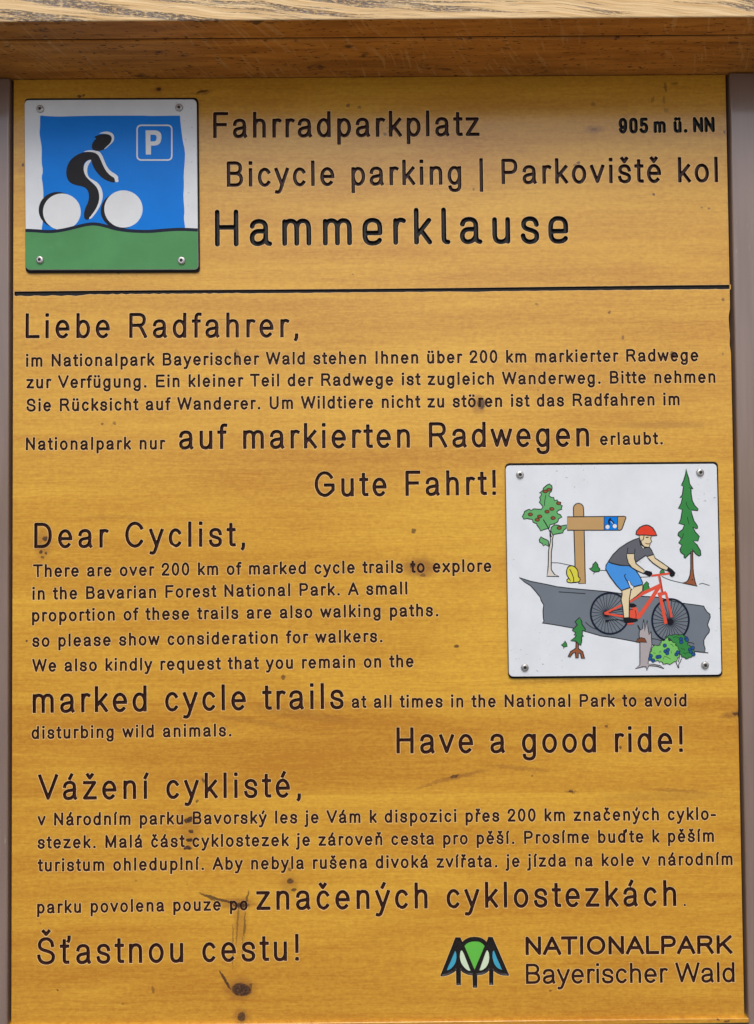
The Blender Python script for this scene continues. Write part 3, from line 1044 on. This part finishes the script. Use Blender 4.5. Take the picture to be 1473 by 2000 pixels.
# front of the board, pierced by every groove; right edge with small nicks
outer = [(BX0, BZ0), (BX1, BZ0)]
for py, d in ((1960, 0), (1500, 0), (1402, 0), (1396, .0008), (1390, 0), (1000, 0), (690, 0), (672, .0011), (655, .0006), (640, .0012), (618, .0015), (606, .0004), (600, 0), (590, 0), (300, 0)):
    outer.append((BX1 - d, P(1430, py).z))
outer += [(BX1, BZ1), (BX0, BZ1)]
v, f, src = cdt([outer] + HOLES)
V = [(x, 0.0, z) for x, z in v]
F = list(f)
b = len(V)
TH = .027
V += [(x, 0.0, z) for x, z in outer] + [(x, TH, z) for x, z in outer]
n = len(outer)
for i in range(n):
    j = (i + 1) % n
    F.append((b + i, b + n + i, b + n + j, b + j))
F.append(tuple(range(b + n, b + 2 * n)))
mesh_from('panel', V, F, [M['board']], board, BO)

# bottom ledge
zl1 = P(736, 1996.8, -.003).z
led = thing('bottom_ledge', (0, -.002, zl1), 'narrow yellow wooden ledge along the lower edge of the board', 'ledge')
zl0 = P(1400, 1999.0, -.003).z
box('ledge', BX0 - .12, BX1 + .12, -.003, .04, zl0, zl1, [M['board']], led, led.location, .0008)


# ------------------------------------------------------------------ printed metal plates
def chaikin(p, it=2, closed=True):
    p = np.array(p, float)
    for _ in range(it):
        if closed:
            q = np.roll(p, -1, 0)
            p = np.stack([.75 * p + .25 * q, .25 * p + .75 * q], 1).reshape(-1, 2)
        else:
            a, c = p[:-1], p[1:]
            mid = np.stack([.75 * a + .25 * c, .25 * a + .75 * c], 1).reshape(-1, 2)
            p = np.vstack([p[:1], mid, p[-1:]])
    return p


def arc_ell(cx, cy, rx, ry, n=40):
    a = np.linspace(0, 2 * math.pi, n, endpoint=False)
    return np.stack([cx + rx * np.cos(a), cy + ry * np.sin(a)], 1)


class Print:
    """flat printed picture on a plate: every fill lies a hair above the one before"""
    def __init__(self, root, y0):
        self.root, self.y, self.parts = root, y0, {}

    def _add(self, part, loops, mat):
        self.y -= 2e-6
        d = self.parts.setdefault(part, {'V': [], 'F': [], 'M': [], 'mats': []})
        q = [[(P(x, y, self.y).x, P(x, y, self.y).z) for x, y in lp] for lp in loops]
        v, f, _ = cdt(q)
        b = len(d['V'])
        d['V'] += [(x, self.y, z) for x, z in v]
        d['F'] += [tuple(i + b for i in ff) for ff in f]
        if mat not in d['mats']:
            d['mats'].append(mat)
        d['M'] += [d['mats'].index(mat)] * len(f)

    def fill(self, part, pts, mat, line=None, lw=1.5, smooth=0, hole=None):
        p = chaikin(pts, smooth) if smooth else np.array(pts, float)
        self._add(part, [p] + ([hole] if hole is not None else []), mat)
        if line:
            self.stroke(part, np.vstack([p, p[:1]]), line, lw)

    def stroke(self, part, pts, mat, lw, smooth=0):
        p = chaikin(pts, smooth, False) if smooth else np.array(pts, float)
        keep = [0] + [i for i in range(1, len(p)) if np.hypot(*(p[i] - p[i - 1])) > .05]
        p = p[keep]
        if len(p) < 2:
            return
        closed = np.hypot(*(p[0] - p[-1])) < .3
        t = np.gradient(p, axis=0)
        if closed:
            t[0] = t[-1] = p[1] - p[-2]
        t /= np.maximum(np.hypot(t[:, 0], t[:, 1]), 1e-6)[:, None]
        if mat == 'line':
            lw = lw * 1.6
        nr = np.stack([-t[:, 1], t[:, 0]], 1) * lw / 2
        self.y -= 2e-6
        d = self.parts.setdefault(part, {'V': [], 'F': [], 'M': [], 'mats': []})
        b = len(d['V'])
        for a, c in zip(p + nr, p - nr):
            for q in (a, c):
                w = P(q[0], q[1], self.y)
                d['V'].append(tuple(w))
        if mat not in d['mats']:
            d['mats'].append(mat)
        for i in range(len(p) - 1):
            d['F'].append((b + 2 * i, b + 2 * i + 1, b + 2 * i + 3, b + 2 * i + 2))
            d['M'].append(d['mats'].index(mat))

    def done(self):
        for k, d in self.parts.items():
            mesh_from(k.strip(), d['V'], d['F'], [M[x] for x in d['mats']], self.root, self.root.location, d['M'])


def rounded(c4, r, n=7):
    """rounded quad from four pixel corners in order"""
    c = np.array(c4, float)
    out = []
    for i in range(4):
        p0, p1, p2 = c[i - 1], c[i], c[(i + 1) % 4]
        a = p1 + (p0 - p1) / np.hypot(*(p0 - p1)) * r
        b_ = p1 + (p2 - p1) / np.hypot(*(p2 - p1)) * r
        for t in np.linspace(0, 1, n):
            out.append(tuple((1 - t) ** 2 * a + 2 * t * (1 - t) * (p1 * .92 + (a + b_) * .04) + t * t * b_))
    return out


def slab(name, px, yf, yb, mat, parent, bev=.0):
    q = [P(x, y, yf) for x, y in px]
    pts = np.array([(a.x, a.z) for a in q])
    c = pts.mean(0)
    n = len(pts)
    inn = pts + (c - pts) / np.hypot(*(c - pts).T)[:, None] * bev
    V = [(x, yf, z) for x, z in inn] + [(x, yf + bev, z) for x, z in pts] + [(x, yb, z) for x, z in pts]
    F = [tuple(range(n))]
    for k in (0, 1):
        for i in range(n):
            j = (i + 1) % n
            F.append((k * n + i, (k + 1) * n + i, (k + 1) * n + j, k * n + j))
    F.append(tuple(range(3 * n - 1, 2 * n - 1, -1)))
    return mesh_from(name, V, F, [mat], parent, parent.location)


def lathe(name, prof, mat, parent, centre, n=28, hexa=False):
    V, F = [], []
    for r, y in prof:
        for i in range(n):
            a = 2 * math.pi * i / n
            V.append((centre.x + r * math.cos(a), centre.y - y, centre.z + r * math.sin(a)))
    for k in range(len(prof) - 1):
        for i in range(n):
            j = (i + 1) % n
            F.append((k * n + i, k * n + j, (k + 1) * n + j, (k + 1) * n + i))
    return mesh_from(name, V, F, [mat], parent[0], parent[1])


def screw(root, px, py, yf):
    c = P(px, py, yf)
    r = .0038
    s = lathe('screw', [(r, 0), (r * .98, .0006), (r * .86, .0013), (r * .62, .0017), (r * .40, .0017), (r * .36, .0004)], M['steel'], (root, root.location), c)
    # six-lobed socket
    n = 36
    tw = random.uniform(0, 1.0)
    V = [(c.x, c.y - .0005, c.z)]
    for i in range(n):
        a = 2 * math.pi * i / n
        q = r * (.33 + .05 * math.cos(6 * (a + tw)))
        V.append((c.x + q * math.cos(a), c.y - .0006, c.z + q * math.sin(a)))
    F = [(0, 1 + (i + 1) % n, 1 + i) for i in range(n)]
    mesh_from('socket', V, F, [M['socket']], s, root.location)


YB0, YB1, YF = -.0001, -.0015, -.0032      # board, spacer front, plate front
crop = lambda ox, oy, s: (lambda pts: [(ox + x / s, oy + y / s) for x, y in pts])

# ---- blue bicycle plate
K = crop(20, 170, 3.6825)
c0 = P(218, 362)
pl = thing('bicycle_plate', (c0.x, 0, P(218, 525).z), 'square white plate with blue field, black cyclist and green ground, upper left', 'sign plate')
slab('rubber_backing', rounded(K([(104, 82), (1352, 77), (1363, 1331), (111, 1336)]), 8), YB1, YB0, M['rubber'], pl)
slab('plate', rounded(K([(103, 93), (1340, 88), (1352, 1311), (112, 1313)]), 8.5), YF, YB1, M['white'], pl, .0003)
pr = Print(pl, YF)
pr.fill('blue_field', chaikin(K([(215, 205), (225, 205), (250, 208), (350, 213), (440, 210), (600, 206), (780, 206), (950, 205), (1000, 208), (1100, 207), (1215, 205), (1222, 207), (1225, 260), (1240, 380), (1258, 460), (1256, 540), (1248, 620),
        (1250, 720), (1245, 790), (1255, 900), (1248, 940), (1258, 1000), (1258, 1030), (1100, 1036), (870, 1040), (560, 1000), (225, 1040), (230, 1000), (237, 950), (235, 860), (240, 780), (235, 700), (225, 650), (237, 605), (225, 540),
        (228, 440), (218, 380), (210, 330), (216, 280)]), 1), 'blue')
hill = K([(106, 1031), (180, 1033), (280, 1042), (380, 1030), (480, 1005), (560, 986), (620, 984), (690, 1000), (760, 1022), (870, 1036), (1000, 1040), (1100, 1030), (1220, 1022), (1351, 1028)])
hs = chaikin(hill, 2, False)
cor = rounded(K([(103, 93), (1340, 88), (1351, 1310), (113, 1312)]), 8.5)
hs[0, 0] = K([(110.5, 0)])[0][0]
hs[-1, 0] = K([(1349.5, 0)])[0][0]
pr.fill('green_ground', list(map(tuple, hs)) + [tuple(q) for q in cor[14:28]], 'green')
for (bx, by, brx, bry, wx, wy, wrx, wry) in ((341, 884, 136, 130, 372, 897, 136, 131), (792, 890, 141, 131, 815, 877, 138, 134)):
    pr.fill('wheel_pictogram' if bx < 500 else 'wheel_pictogram ', K(arc_ell(bx, by, brx, bry)), 'pblack')
    pr.fill('wheel_pictogram' if bx < 500 else 'wheel_pictogram ', K(arc_ell(wx, wy, wrx, wry)), 'hilite')
pr.stroke('horizon_line', hs, 'navy', 6.2)
F1 = crop(40, 185, 8.183)
body = K([(520, 470), (470, 492), (430, 527), (408, 572), (402, 620), (410, 660), (432, 690), (470, 706), (512, 713), (545, 727), (562, 752), (568, 790), (560, 830), (540, 872), (530, 910), (533, 945), (548, 957), (570, 950), (585, 930),
          (612, 888), (634, 848), (642, 800), (638, 755), (620, 715), (590, 690), (560, 660), (540, 632), (527, 590), (530, 555), (545, 535), (562, 525), (583, 523), (588, 550), (602, 582), (620, 610), (650, 645), (690, 672), (735, 687),
          (755, 686), (752, 655), (720, 635), (690, 605), (668, 565), (650, 520), (632, 487), (605, 468), (560, 464)])
pr.fill('cyclist_pictogram', body, 'pblack', smooth=1)
pr.fill('cyclist_pictogram', K([(585, 522), (565, 525), (545, 540), (532, 560), (527, 595), (540, 637), (565, 665), (602, 697), (628, 728), (641, 770), (640, 820), (620, 872), (590, 915), (563, 949), (580, 948), (602, 925), (637, 875), (661, 820),
         (668, 772), (656, 725), (632, 690), (600, 669), (572, 655), (556, 630), (553, 592), (562, 560), (577, 540)]), 'hilite', smooth=1)
pr.fill('cyclist_pictogram', K([(524, 468), (558, 454), (600, 455), (640, 462), (662, 490), (677, 530), (697, 575), (722, 605), (757, 625), (778, 645), (776, 660), (781, 682), (755, 685), (752, 655), (720, 636), (690, 605), (667, 562), (650, 520),
         (632, 487), (605, 470), (560, 465)]), 'hilite', smooth=1)
pr.fill('cyclist_pictogram', K([(603, 357), (640, 343), (690, 336), (722, 346), (733, 375), (726, 405), (702, 430), (675, 450), (640, 461), (610, 459), (588, 446), (587, 415), (600, 388), (620, 371), (612, 367)]), 'pblack', smooth=1)
pr.fill('cyclist_pictogram', K([(636, 336), (660, 325), (690, 319), (725, 325), (746, 345), (749, 375), (736, 400), (712, 420), (692, 440), (672, 449), (692, 430), (716, 408), (730, 385), (732, 360), (718, 345), (690, 337), (660, 334)]), 'hilite', smooth=1)
pr.fill('parking_symbol', rounded(K([(908, 270), (1168, 270), (1168, 530), (908, 530)]), 9.5), 'hilite', hole=rounded(K([(918.5, 280.5), (1157.5, 280.5), (1157.5, 519.5), (918.5, 519.5)]), 7))
pr.fill('parking_symbol', K([(974, 311), (1040, 311), (1056, 313), (1070, 319), (1081, 329), (1087, 344), (1088, 365), (1084, 390), (1076, 405), (1062, 416), (1040, 421), (1013, 421), (1013, 485), (976, 485)]), 'hilite',
        hole=K([(1009, 343), (1038, 343), (1048, 347), (1053, 356), (1054, 366), (1051, 379), (1045, 388), (1036, 391), (1009, 391)]))
pr.done()
for s in K([(217, 160), (1216, 150), (215, 1245), (1233, 1250)]):
    screw(pl, s[0], s[1], YF)

# ---- trail picture plate
K = crop(960, 880, 2.8714)
A_, B_, C_, D_, E_ = crop(980, 890, 6.695), crop(1200, 890, 6.695), crop(980, 1110, 6.695), crop(1200, 1110, 6.695), crop(1150, 1010, 7.365)
tl = thing('trail_plate', (P(1200, 1115).x, 0, P(1200, 1318).z), 'square white plate with a drawn mountain biker on a forest trail beside a signpost', 'sign plate')
slab('rubber_backing', rounded(K([(77, 71), (1270, 62), (1296, 1268), (96, 1279)]), 9), YB1, YB0, M['rubber'], tl)
slab('plate', rounded(K([(80, 84), (1264, 74), (1291, 1257), (99, 1268)]), 8.5), YF, YB1, M['white'], tl, .0003)
pr = Print(tl, YF)
LW = 1.25
# far ground lines
for gi, pts in enumerate((A_([(640, 1400), (750, 1402), (850, 1425), (950, 1445)]), E_([(160, 767), (245, 769)]), E_([(745, 865), (860, 860)]), E_([(1050, 850), (1100, 880), (1200, 915), (1330, 945), (1400, 960)]),
            D_([(1110, 210), (1150, 195), (1180, 205), (1245, 225)]))):
    pr.stroke('ground_line' + ' ' * gi, pts, 'line', 1.0, 1)
# road
road = C_([(230, 122), (380, 170), (560, 205), (720, 240), (900, 262), (1150, 285), (1380, 305)]) + E_([(470, 1100), (760, 1132)]) + D_([(360, 365), (560, 378), (880, 455), (1100, 484), (1170, 495), (1185, 530), (1215, 572), (1250, 600), (1255, 640),
       (1235, 690), (1218, 740), (1245, 800), (1240, 835), (1200, 885), (1170, 940), (1172, 1000), (1188, 1050), (1185, 1100), (1060, 1090), (800, 1050), (480, 1000), (290, 962)]) + C_([(1473, 908), (1300, 885), (1090, 825), (950, 785), (700, 740), (530, 715),
       (552, 690), (545, 650), (540, 560), (550, 480), (515, 420), (505, 380), (450, 310), (380, 230), (300, 180)])
pr.fill('painted_road', road, 'grey', 'line', LW)
pr.stroke('painted_road', C_([(745, 308), (900, 318), (1095, 332)]), 'line', 1.1)
pr.stroke('painted_road', C_([(1095, 705), (1150, 755), (1200, 785), (1250, 800)]), 'line', 1.1, 1)
pr.stroke('painted_road', D_([(490, 920), (560, 928), (620, 950)]), 'line', 1.1)
pr.stroke('painted_road', D_([(960, 968), (1020, 975), (1045, 995)]), 'line', 1.1)
pr.stroke('painted_road', D_([(1060, 1090), (1185, 1102), (1228, 1107)]), 'line', 1.4)
# leafy tree
pr.fill('painted_tree', A_([(632, 985), (650, 1065), (678, 1030), (662, 1105), (665, 1170), (650, 1260), (648, 1473)]) + C_([(650, 20), (690, 80), (750, 108), (592, 105), (604, 20)]) + A_([(610, 1400), (612, 1250), (622, 1190), (640, 1100), (632, 1040)]), 'bark', 'line', LW)
pr.fill('painted_tree', A_([(625, 370), (655, 395), (660, 425), (648, 470), (625, 490), (620, 525), (650, 545), (680, 545), (690, 585), (725, 580), (735, 600), (775, 610), (765, 640), (793, 655), (780, 690), (790, 700), (745, 715), (722, 735), (735, 760),
        (765, 770), (788, 803), (745, 825), (735, 865), (690, 890), (632, 905), (620, 950), (560, 965), (510, 985), (490, 945), (465, 915), (455, 885), (440, 885), (410, 870), (400, 835), (365, 830), (330, 822), (290, 832), (270, 795), (290, 760), (300, 730),
        (345, 705), (370, 700), (380, 720), (420, 695), (480, 700), (520, 700), (540, 670), (515, 635), (490, 610), (510, 580), (495, 550), (515, 520), (520, 495), (492, 490), (540, 455), (545, 425), (590, 385)]), 'leaf', 'line', LW)
pr.fill('painted_tree', A_([(650, 935), (690, 905), (740, 908), (770, 920), (850, 905), (845, 950), (810, 975), (800, 1010), (740, 1020), (690, 1030), (670, 1040), (660, 1020), (640, 980)]), 'leaf', 'line', LW)
pr.fill('painted_tree', A_([(515, 1060), (550, 1085), (580, 1095), (612, 1115), (615, 1185), (570, 1165), (545, 1180), (530, 1150), (500, 1135), (490, 1100)]), 'leaf', 'line', LW)
for x, y in ((570, 468), (618, 445), (745, 622), (655, 697), (593, 732), (375, 768), (497, 795), (466, 838), (672, 815), (752, 945)):
    e = A_(arc_ell(x, y, 31, 22, 16))
    pr.fill('painted_tree', e, 'brown', 'pblack', .9)
    pr.fill('painted_tree', A_(arc_ell(x + 3, y, 14, 9, 10)), 'trunk')
pr.stroke('painted_tree', A_([(545, 835), (610, 945), (632, 1000), (642, 1060)]), 'pblack', 1.9)
pr.stroke('painted_tree', A_([(578, 510), (562, 600), (560, 655)]), 'pblack', 1.3)
pr.stroke('painted_tree', A_([(620, 1190), (590, 1172)]), 'pblack', 1.3)
# signpost
pr.fill('painted_signpost', A_([(940, 805), (938, 680), (948, 652), (970, 632), (1005, 621), (1040, 632), (1062, 655), (1070, 680), (1075, 805), (1082, 1100), (1090, 1473)]) + C_([(1095, 200), (1010, 200), (975, 60)]) + A_([(960, 1473), (945, 975)]), 'tan', 'line', LW)
pr.fill('painted_signpost', A_([(858, 800)]) + B_([(125, 793), (150, 800), (150, 818), (105, 945), (95, 965), (75, 975)]) + A_([(858, 975)]), 'tan', 'line', LW)
pr.fill('painted_signpost', A_([(1340, 797)]) + B_([(45, 795), (45, 974)]) + A_([(1340, 975)]), 'blue', 'line', LW)
pr.stroke('painted_signpost', E_([(318, 15), (285, 55), (300, 110)]), 'navy', 3.6, 1)
pr.stroke('painted_signpost', E_([(300, 30), (340, 60), (365, 82)]), 'navy', 2.6)
pr.stroke('painted_signpost', E_([(318, 60), (350, 95)]), 'hilite', 1.0)
for x, y in ((270, 140), (374, 130)):
    pr.fill('painted_signpost', E_(arc_ell(x - 6, y - 3, 33, 33, 18)), 'navy')
    pr.fill('painted_signpost', E_(arc_ell(x, y, 30, 30, 18)), 'hilite')
# yellow bush, ivy leaves
pr.fill('painted_yellow_bush', C_([(850, 20), (868, -20), (905, -35), (945, -28), (985, 10), (1000, 50), (1000, 110), (1028, 130), (1020, 175), (960, 185), (900, 190), (855, 180), (850, 150), (880, 130), (852, 90), (848, 50)]), 'yellow', 'line', LW, 1)
pr.stroke('painted_yellow_bush', C_([(890, 10), (920, 70), (938, 120), (945, 185)]), 'pblack', 1.7)
pr.stroke('painted_yellow_bush', C_([(925, 185), (975, 184)]), 'pblack', 2.2)
pr.stroke('painted_yellow_bush', C_([(880, 130), (900, 165)]), 'line', 1.0)
pr.fill('painted_leaf', E_([(100, 640), (130, 682), (137, 720), (160, 745), (150, 782), (100, 790), (60, 780), (10, 742), (55, 722), (62, 680)]), 'fir', 'line', LW)
pr.stroke('painted_leaf', E_([(85, 788), (68, 822)]), 'line', 1.0)
pr.fill('painted_leaf ', E_([(835, 925), (862, 955), (858, 985), (872, 1015), (870, 1050), (785, 1065), (785, 980)]), 'fir', 'line', 1.0)
pr.fill('painted_leaf  ', E_([(1045, 765), (1075, 745), (1092, 800), (1020, 812), (1030, 780)]), 'fir', 'line', 1.0)
pr.fill('painted_leaf   ', C_([(830, 950), (848, 980), (858, 1020), (815, 1032), (780, 1000), (808, 985)]), 'fir', 'line', 1.0)
pr.stroke('painted_leaf   ', C_([(815, 1030), (810, 1050)]), 'line', .9)
# spruce
pr.fill('painted_spruce', B_([(1000, 1245), (1025, 1240), (1030, 1473)]) + D_([(1035, 60), (1045, 120), (1058, 180), (1082, 236), (1030, 220), (960, 207), (885, 190), (940, 178), (965, 155), (990, 90), (1000, 0)]), 'trunk', 'line', LW)
pr.fill('painted_spruce', D_(arc_ell(1020, 148, 9, 9, 10)), 'pblack')
pr.fill('painted_spruce', B_([(940, 170), (955, 245), (975, 300), (985, 370), (1028, 436), (1003, 432), (1005, 500), (1020, 590), (1050, 650), (1097, 700), (1092, 718), (1005, 710), (1015, 770), (1040, 850), (1085, 915), (1090, 950), (1070, 955), (1025, 930), (1060, 1000),
        (1112, 1055), (1095, 1115), (1030, 1115), (1080, 1165), (1125, 1240), (1132, 1300), (1110, 1314), (1070, 1290), (1015, 1222), (1000, 1270), (965, 1300), (925, 1342), (912, 1330), (915, 1300), (870, 1265), (858, 1228), (885, 1170), (843, 1142), (875, 1080), (832, 1040),
        (840, 1005), (895, 965), (915, 905), (843, 885), (870, 830), (890, 705), (838, 690), (875, 620), (890, 550), (858, 552), (890, 510), (905, 400), (876, 388), (905, 330), (930, 250)]), 'fir', 'line', LW)
for s in ([(940, 605), (945, 640), (965, 680), (985, 702)], [(952, 800), (965, 850), (980, 900)], [(905, 1015), (888, 1080)], [(978, 418), (1015, 432)]):
    pr.stroke('painted_spruce', B_(s), 'pblack', 1.1)
# bicycle
for cx, cy, rx, ry, part in ((306, 1385, 276, 294, 'painted_wheel'), (1177, 1482, 264, 304, 'painted_wheel ')):
    k = arc_ell(cx, cy, 1, 1, 28)
    for i in range(28):
        a = 2 * math.pi * (i + .3) / 28
        h = (255, 1388) if cx < 500 else (1170, 1505)
        pr.stroke(part, E_([(h[0] + 30 * math.cos(a), h[1] + 30 * math.sin(a)), (cx + (rx - 8) * math.cos(a), cy + (ry - 8) * math.sin(a))]), 'navy', .95)
    ring = arc_ell(cx, cy, rx, ry, 72)
    pr.stroke(part, E_(np.vstack([ring, ring[:1]])), 'navy', 3.6)
    pr.fill(part, E_(arc_ell(*((255, 1388) if cx < 500 else (1172, 1505)), 44, 44, 20)), 'pblack')
FR = 'painted_frame'
for pts, w in (([(590, 1210), (760, 1105), (1035, 975)], 46), ([(1022, 985), (905, 1170), (712, 1450)], 54), ([(225, 1388), (480, 1262)], 30), ([(228, 1385), (510, 1432)], 30), ([(1012, 835), (1065, 1110)], 33), ([(995, 1112), (1115, 1086)], 46),
               ([(1110, 1085), (1150, 1250), (1192, 1440)], 34), ([(1022, 1105), (1060, 1300), (1112, 1535)], 47)):
    pr.stroke(FR, E_(pts), 'bikered', w / 7.365)
pr.fill(FR, E_([(590, 1350), (640, 1290), (690, 1300), (720, 1380), (730, 1450), (690, 1480), (590, 1460)]), 'bikered')
pr.stroke(FR, E_([(668, 1340), (682, 1400), (680, 1450)]), 'line', .8)
pr.stroke(FR, E_([(555, 1538), (650, 1528)]), 'bikered', 3.0)
pr.stroke(FR, E_([(900, 842), (1020, 828), (1175, 808)]), 'bikered', 3.9)
pr.stroke(FR, E_([(1030, 860), (1062, 1085)]), 'line', .8)
pr.stroke(FR, E_([(330, 1350), (470, 1325), (640, 1330)]), 'pblack', 1.2)
pr.stroke(FR, E_([(250, 1500), (300, 1480), (420, 1475), (510, 1485)]), 'pblack', 1.5)
pr.fill(FR, E_(arc_ell(262, 1495, 22, 20, 12)), 'pblack')
pr.fill(FR, E_([(580, 1240), (650, 1243), (695, 1275), (650, 1300), (575, 1292)]), 'pblack')
# rider
RD = 'painted_rider'
pr.fill(RD, E_([(650, 1005), (775, 975), (775, 1060), (685, 1140), (585, 1205), (600, 1060), (640, 1020)]), 'cream', 'line', LW)
pr.fill(RD, E_([(478, 1055), (600, 1015), (608, 1040), (585, 1180), (580, 1445), (505, 1445), (490, 1300), (465, 1185), (482, 1110)]), 'cream', 'line', LW)
pr.fill(RD, E_([(498, 1442), (580, 1440), (640, 1455), (700, 1460), (708, 1495), (640, 1515), (530, 1527), (500, 1490)]), 'pblack')
pr.fill(RD, E_([(840, 565), (935, 540), (955, 590), (1060, 660), (1145, 720), (1125, 768), (1040, 740), (930, 665), (870, 610)]), 'cream', 'line', LW)
pr.fill(RD, E_([(280, 645), (340, 670), (450, 695), (580, 700), (680, 770), (740, 860), (778, 950), (770, 970), (650, 1000), (615, 975), (585, 918), (555, 920), (592, 1010), (470, 1055), (400, 980), (310, 860), (245, 750), (250, 690)]), 'shorts', 'line', LW)
pr.stroke(RD, E_([(530, 818), (515, 845), (530, 885), (558, 925)]), 'line', LW)
pr.fill(RD, E_([(565, 920), (586, 920), (605, 970), (645, 1003), (632, 1040), (600, 1010)]), 'white')
pr.fill(RD, E_([(725, 300), (640, 330), (560, 370), (440, 450), (350, 540), (285, 635), (340, 665), (450, 690), (575, 700), (690, 640), (820, 550), (840, 567), (935, 535), (900, 470), (872, 430), (800, 445), (760, 420), (735, 350)]), 'shirt', 'line', LW)
pr.fill(RD, E_([(548, 525), (655, 525), (660, 600), (682, 670), (800, 765), (790, 812), (700, 772), (620, 725), (570, 662), (545, 570)]), 'cream', 'line', LW)
pr.stroke(RD, E_([(552, 520), (562, 440)]), 'line', 1.0)
pr.stroke(RD, E_([(660, 525), (666, 455)]), 'line', 1.0)
pr.fill(RD, E_([(820, 765), (905, 785), (916, 820), (880, 862), (830, 832), (788, 812)]), 'pblack')
pr.fill(RD, E_([(1145, 713), (1200, 750), (1248, 800), (1236, 842), (1195, 862), (1165, 842), (1165, 800), (1122, 768)]), 'pblack')
pr.fill(RD, E_([(728, 335), (752, 400), (800, 435), (782, 458), (745, 405)]), 'bark', 'line', .8)
pr.fill(RD, E_([(728, 255), (905, 260), (890, 310), (908, 355), (885, 372), (882, 400), (862, 436), (800, 426), (770, 395), (745, 342), (730, 300)]), 'cream', 'line', 1.0)
pr.stroke(RD, E_([(800, 255), (785, 320), (752, 345), (765, 395), (800, 430), (862, 438)]), 'pblack', 1.7)
pr.stroke(RD, E_([(822, 292), (862, 290)]), 'pblack', 2.2)
pr.stroke(RD, E_([(890, 288), (902, 300)]), 'pblack', 2.2)
pr.stroke(RD, E_([(815, 375), (850, 386), (882, 384)]), 'brown', 1.7)
pr.fill(RD, E_([(680, 245), (690, 200), (735, 148), (780, 125), (835, 113), (880, 128), (922, 157), (955, 210), (982, 262), (900, 268), (800, 257), (720, 260)]), 'red', 'line', 1.4)
# stump with bracket fungus
ST = 'painted_stump'
pr.fill(ST, D_([(335, 1260), (335, 980), (325, 870), (330, 800), (305, 740), (348, 812), (372, 785), (385, 670), (398, 825), (432, 680), (440, 780), (455, 870), (480, 825), (492, 1000), (465, 1100), (440, 1250), (520, 1255), (600, 1272), (652, 1312), (560, 1280), (452, 1272),
        (425, 1335), (415, 1287), (370, 1287), (275, 1312)]), 'stump', 'line', 1.0)
pr.fill(ST, D_([(284, 965), (305, 925), (350, 905), (398, 918), (428, 967)]), 'brown', 'line', 1.0)
# blueberry bush
BU = 'painted_bush'


def jag(p, amp, n=3):
    p = np.array(p, float)
    out = []
    for a, c in zip(p, np.roll(p, -1, 0)):
        for k in range(n):
            q = a + (c - a) * k / n
            t = (c - a) / (np.hypot(*(c - a)) + 1e-9)
            s = amp if k % 2 else -amp * .6
            out.append((q[0] - t[1] * -s, q[1] - t[0] * s))
    return out


pr.stroke(BU, D_([(800, 1200), (815, 1250), (840, 1302)]), 'line', .9)
pr.stroke(BU, D_([(880, 1180), (862, 1225), (842, 1258), (845, 1305)]), 'line', .9)
pr.stroke(BU, D_([(852, 1165), (838, 1225)]), 'line', .9)
pr.fill(BU, D_(jag([(660, 905), (700, 880), (760, 870), (870, 865), (930, 885), (960, 950), (960, 1000), (1020, 1030), (1055, 1090), (1030, 1140), (960, 1185), (900, 1165), (860, 1130), (800, 1000), (720, 920)], 9)), 'fir', 'line', .9)
pr.fill(BU, D_(jag([(690, 900), (720, 945), (790, 970), (810, 1010), (850, 1060), (855, 1130), (830, 1190), (760, 1245), (660, 1255), (610, 1225), (560, 1210), (500, 1200), (470, 1130), (485, 1060), (500, 1020), (600, 1000), (610, 960), (660, 935)], 10)), 'lime', 'line', .9)
for s in ([(585, 1105), (600, 1078), (612, 1105)], [(640, 1190), (655, 1150), (690, 1160), (740, 1190)], [(730, 990), (760, 1000), (772, 1025)], [(745, 1085), (745, 1110)], [(765, 905), (810, 895), (845, 910)], [(900, 1100), (930, 1120), (945, 1105), (990, 1105)],
          [(870, 1040), (895, 1060)], [(910, 1045), (915, 1075)], [(510, 1105), (540, 1112)]):
    pr.stroke(BU, D_(s), 'pblack', .9)
for x, y in ((872, 925), (876, 965), (938, 915), (950, 935), (660, 1010), (668, 1085), (702, 1065), (692, 1110), (812, 1125), (832, 1098), (565, 1160), (592, 1155), (478, 1145), (468, 1180), (508, 1205), (990, 1062), (1025, 1040), (1000, 1090), (1036, 1125)):
    pr.fill(BU, D_(arc_ell(x, y, 24, 24, 14)), 'berry', 'navy', .9)
# seedling with roots
SE = 'painted_seedling'
pr.fill(SE, C_([(975, 950), (1005, 960), (1005, 1050), (1060, 1090), (1085, 1180), (1045, 1175), (1030, 1110), (1002, 1110), (1002, 1172), (970, 1170), (965, 1100), (930, 1110), (895, 1160), (870, 1157), (900, 1090), (970, 1045)]), 'trunk', 'line', LW)
pr.fill(SE, C_([(1018, 642), (1045, 690), (1050, 730), (1095, 800), (1090, 818), (1055, 815), (1055, 870), (1072, 885), (1045, 892), (1048, 940), (1035, 1007), (1000, 985), (970, 952), (903, 944), (960, 905), (975, 877), (948, 870), (970, 840), (923, 810), (990, 740), (963, 695)]), 'fir', 'line', LW)
pr.done()
for s in K([(160, 136), (1170, 124), (187, 1217), (1197, 1204)]):
    screw(tl, s[0], s[1], YF)
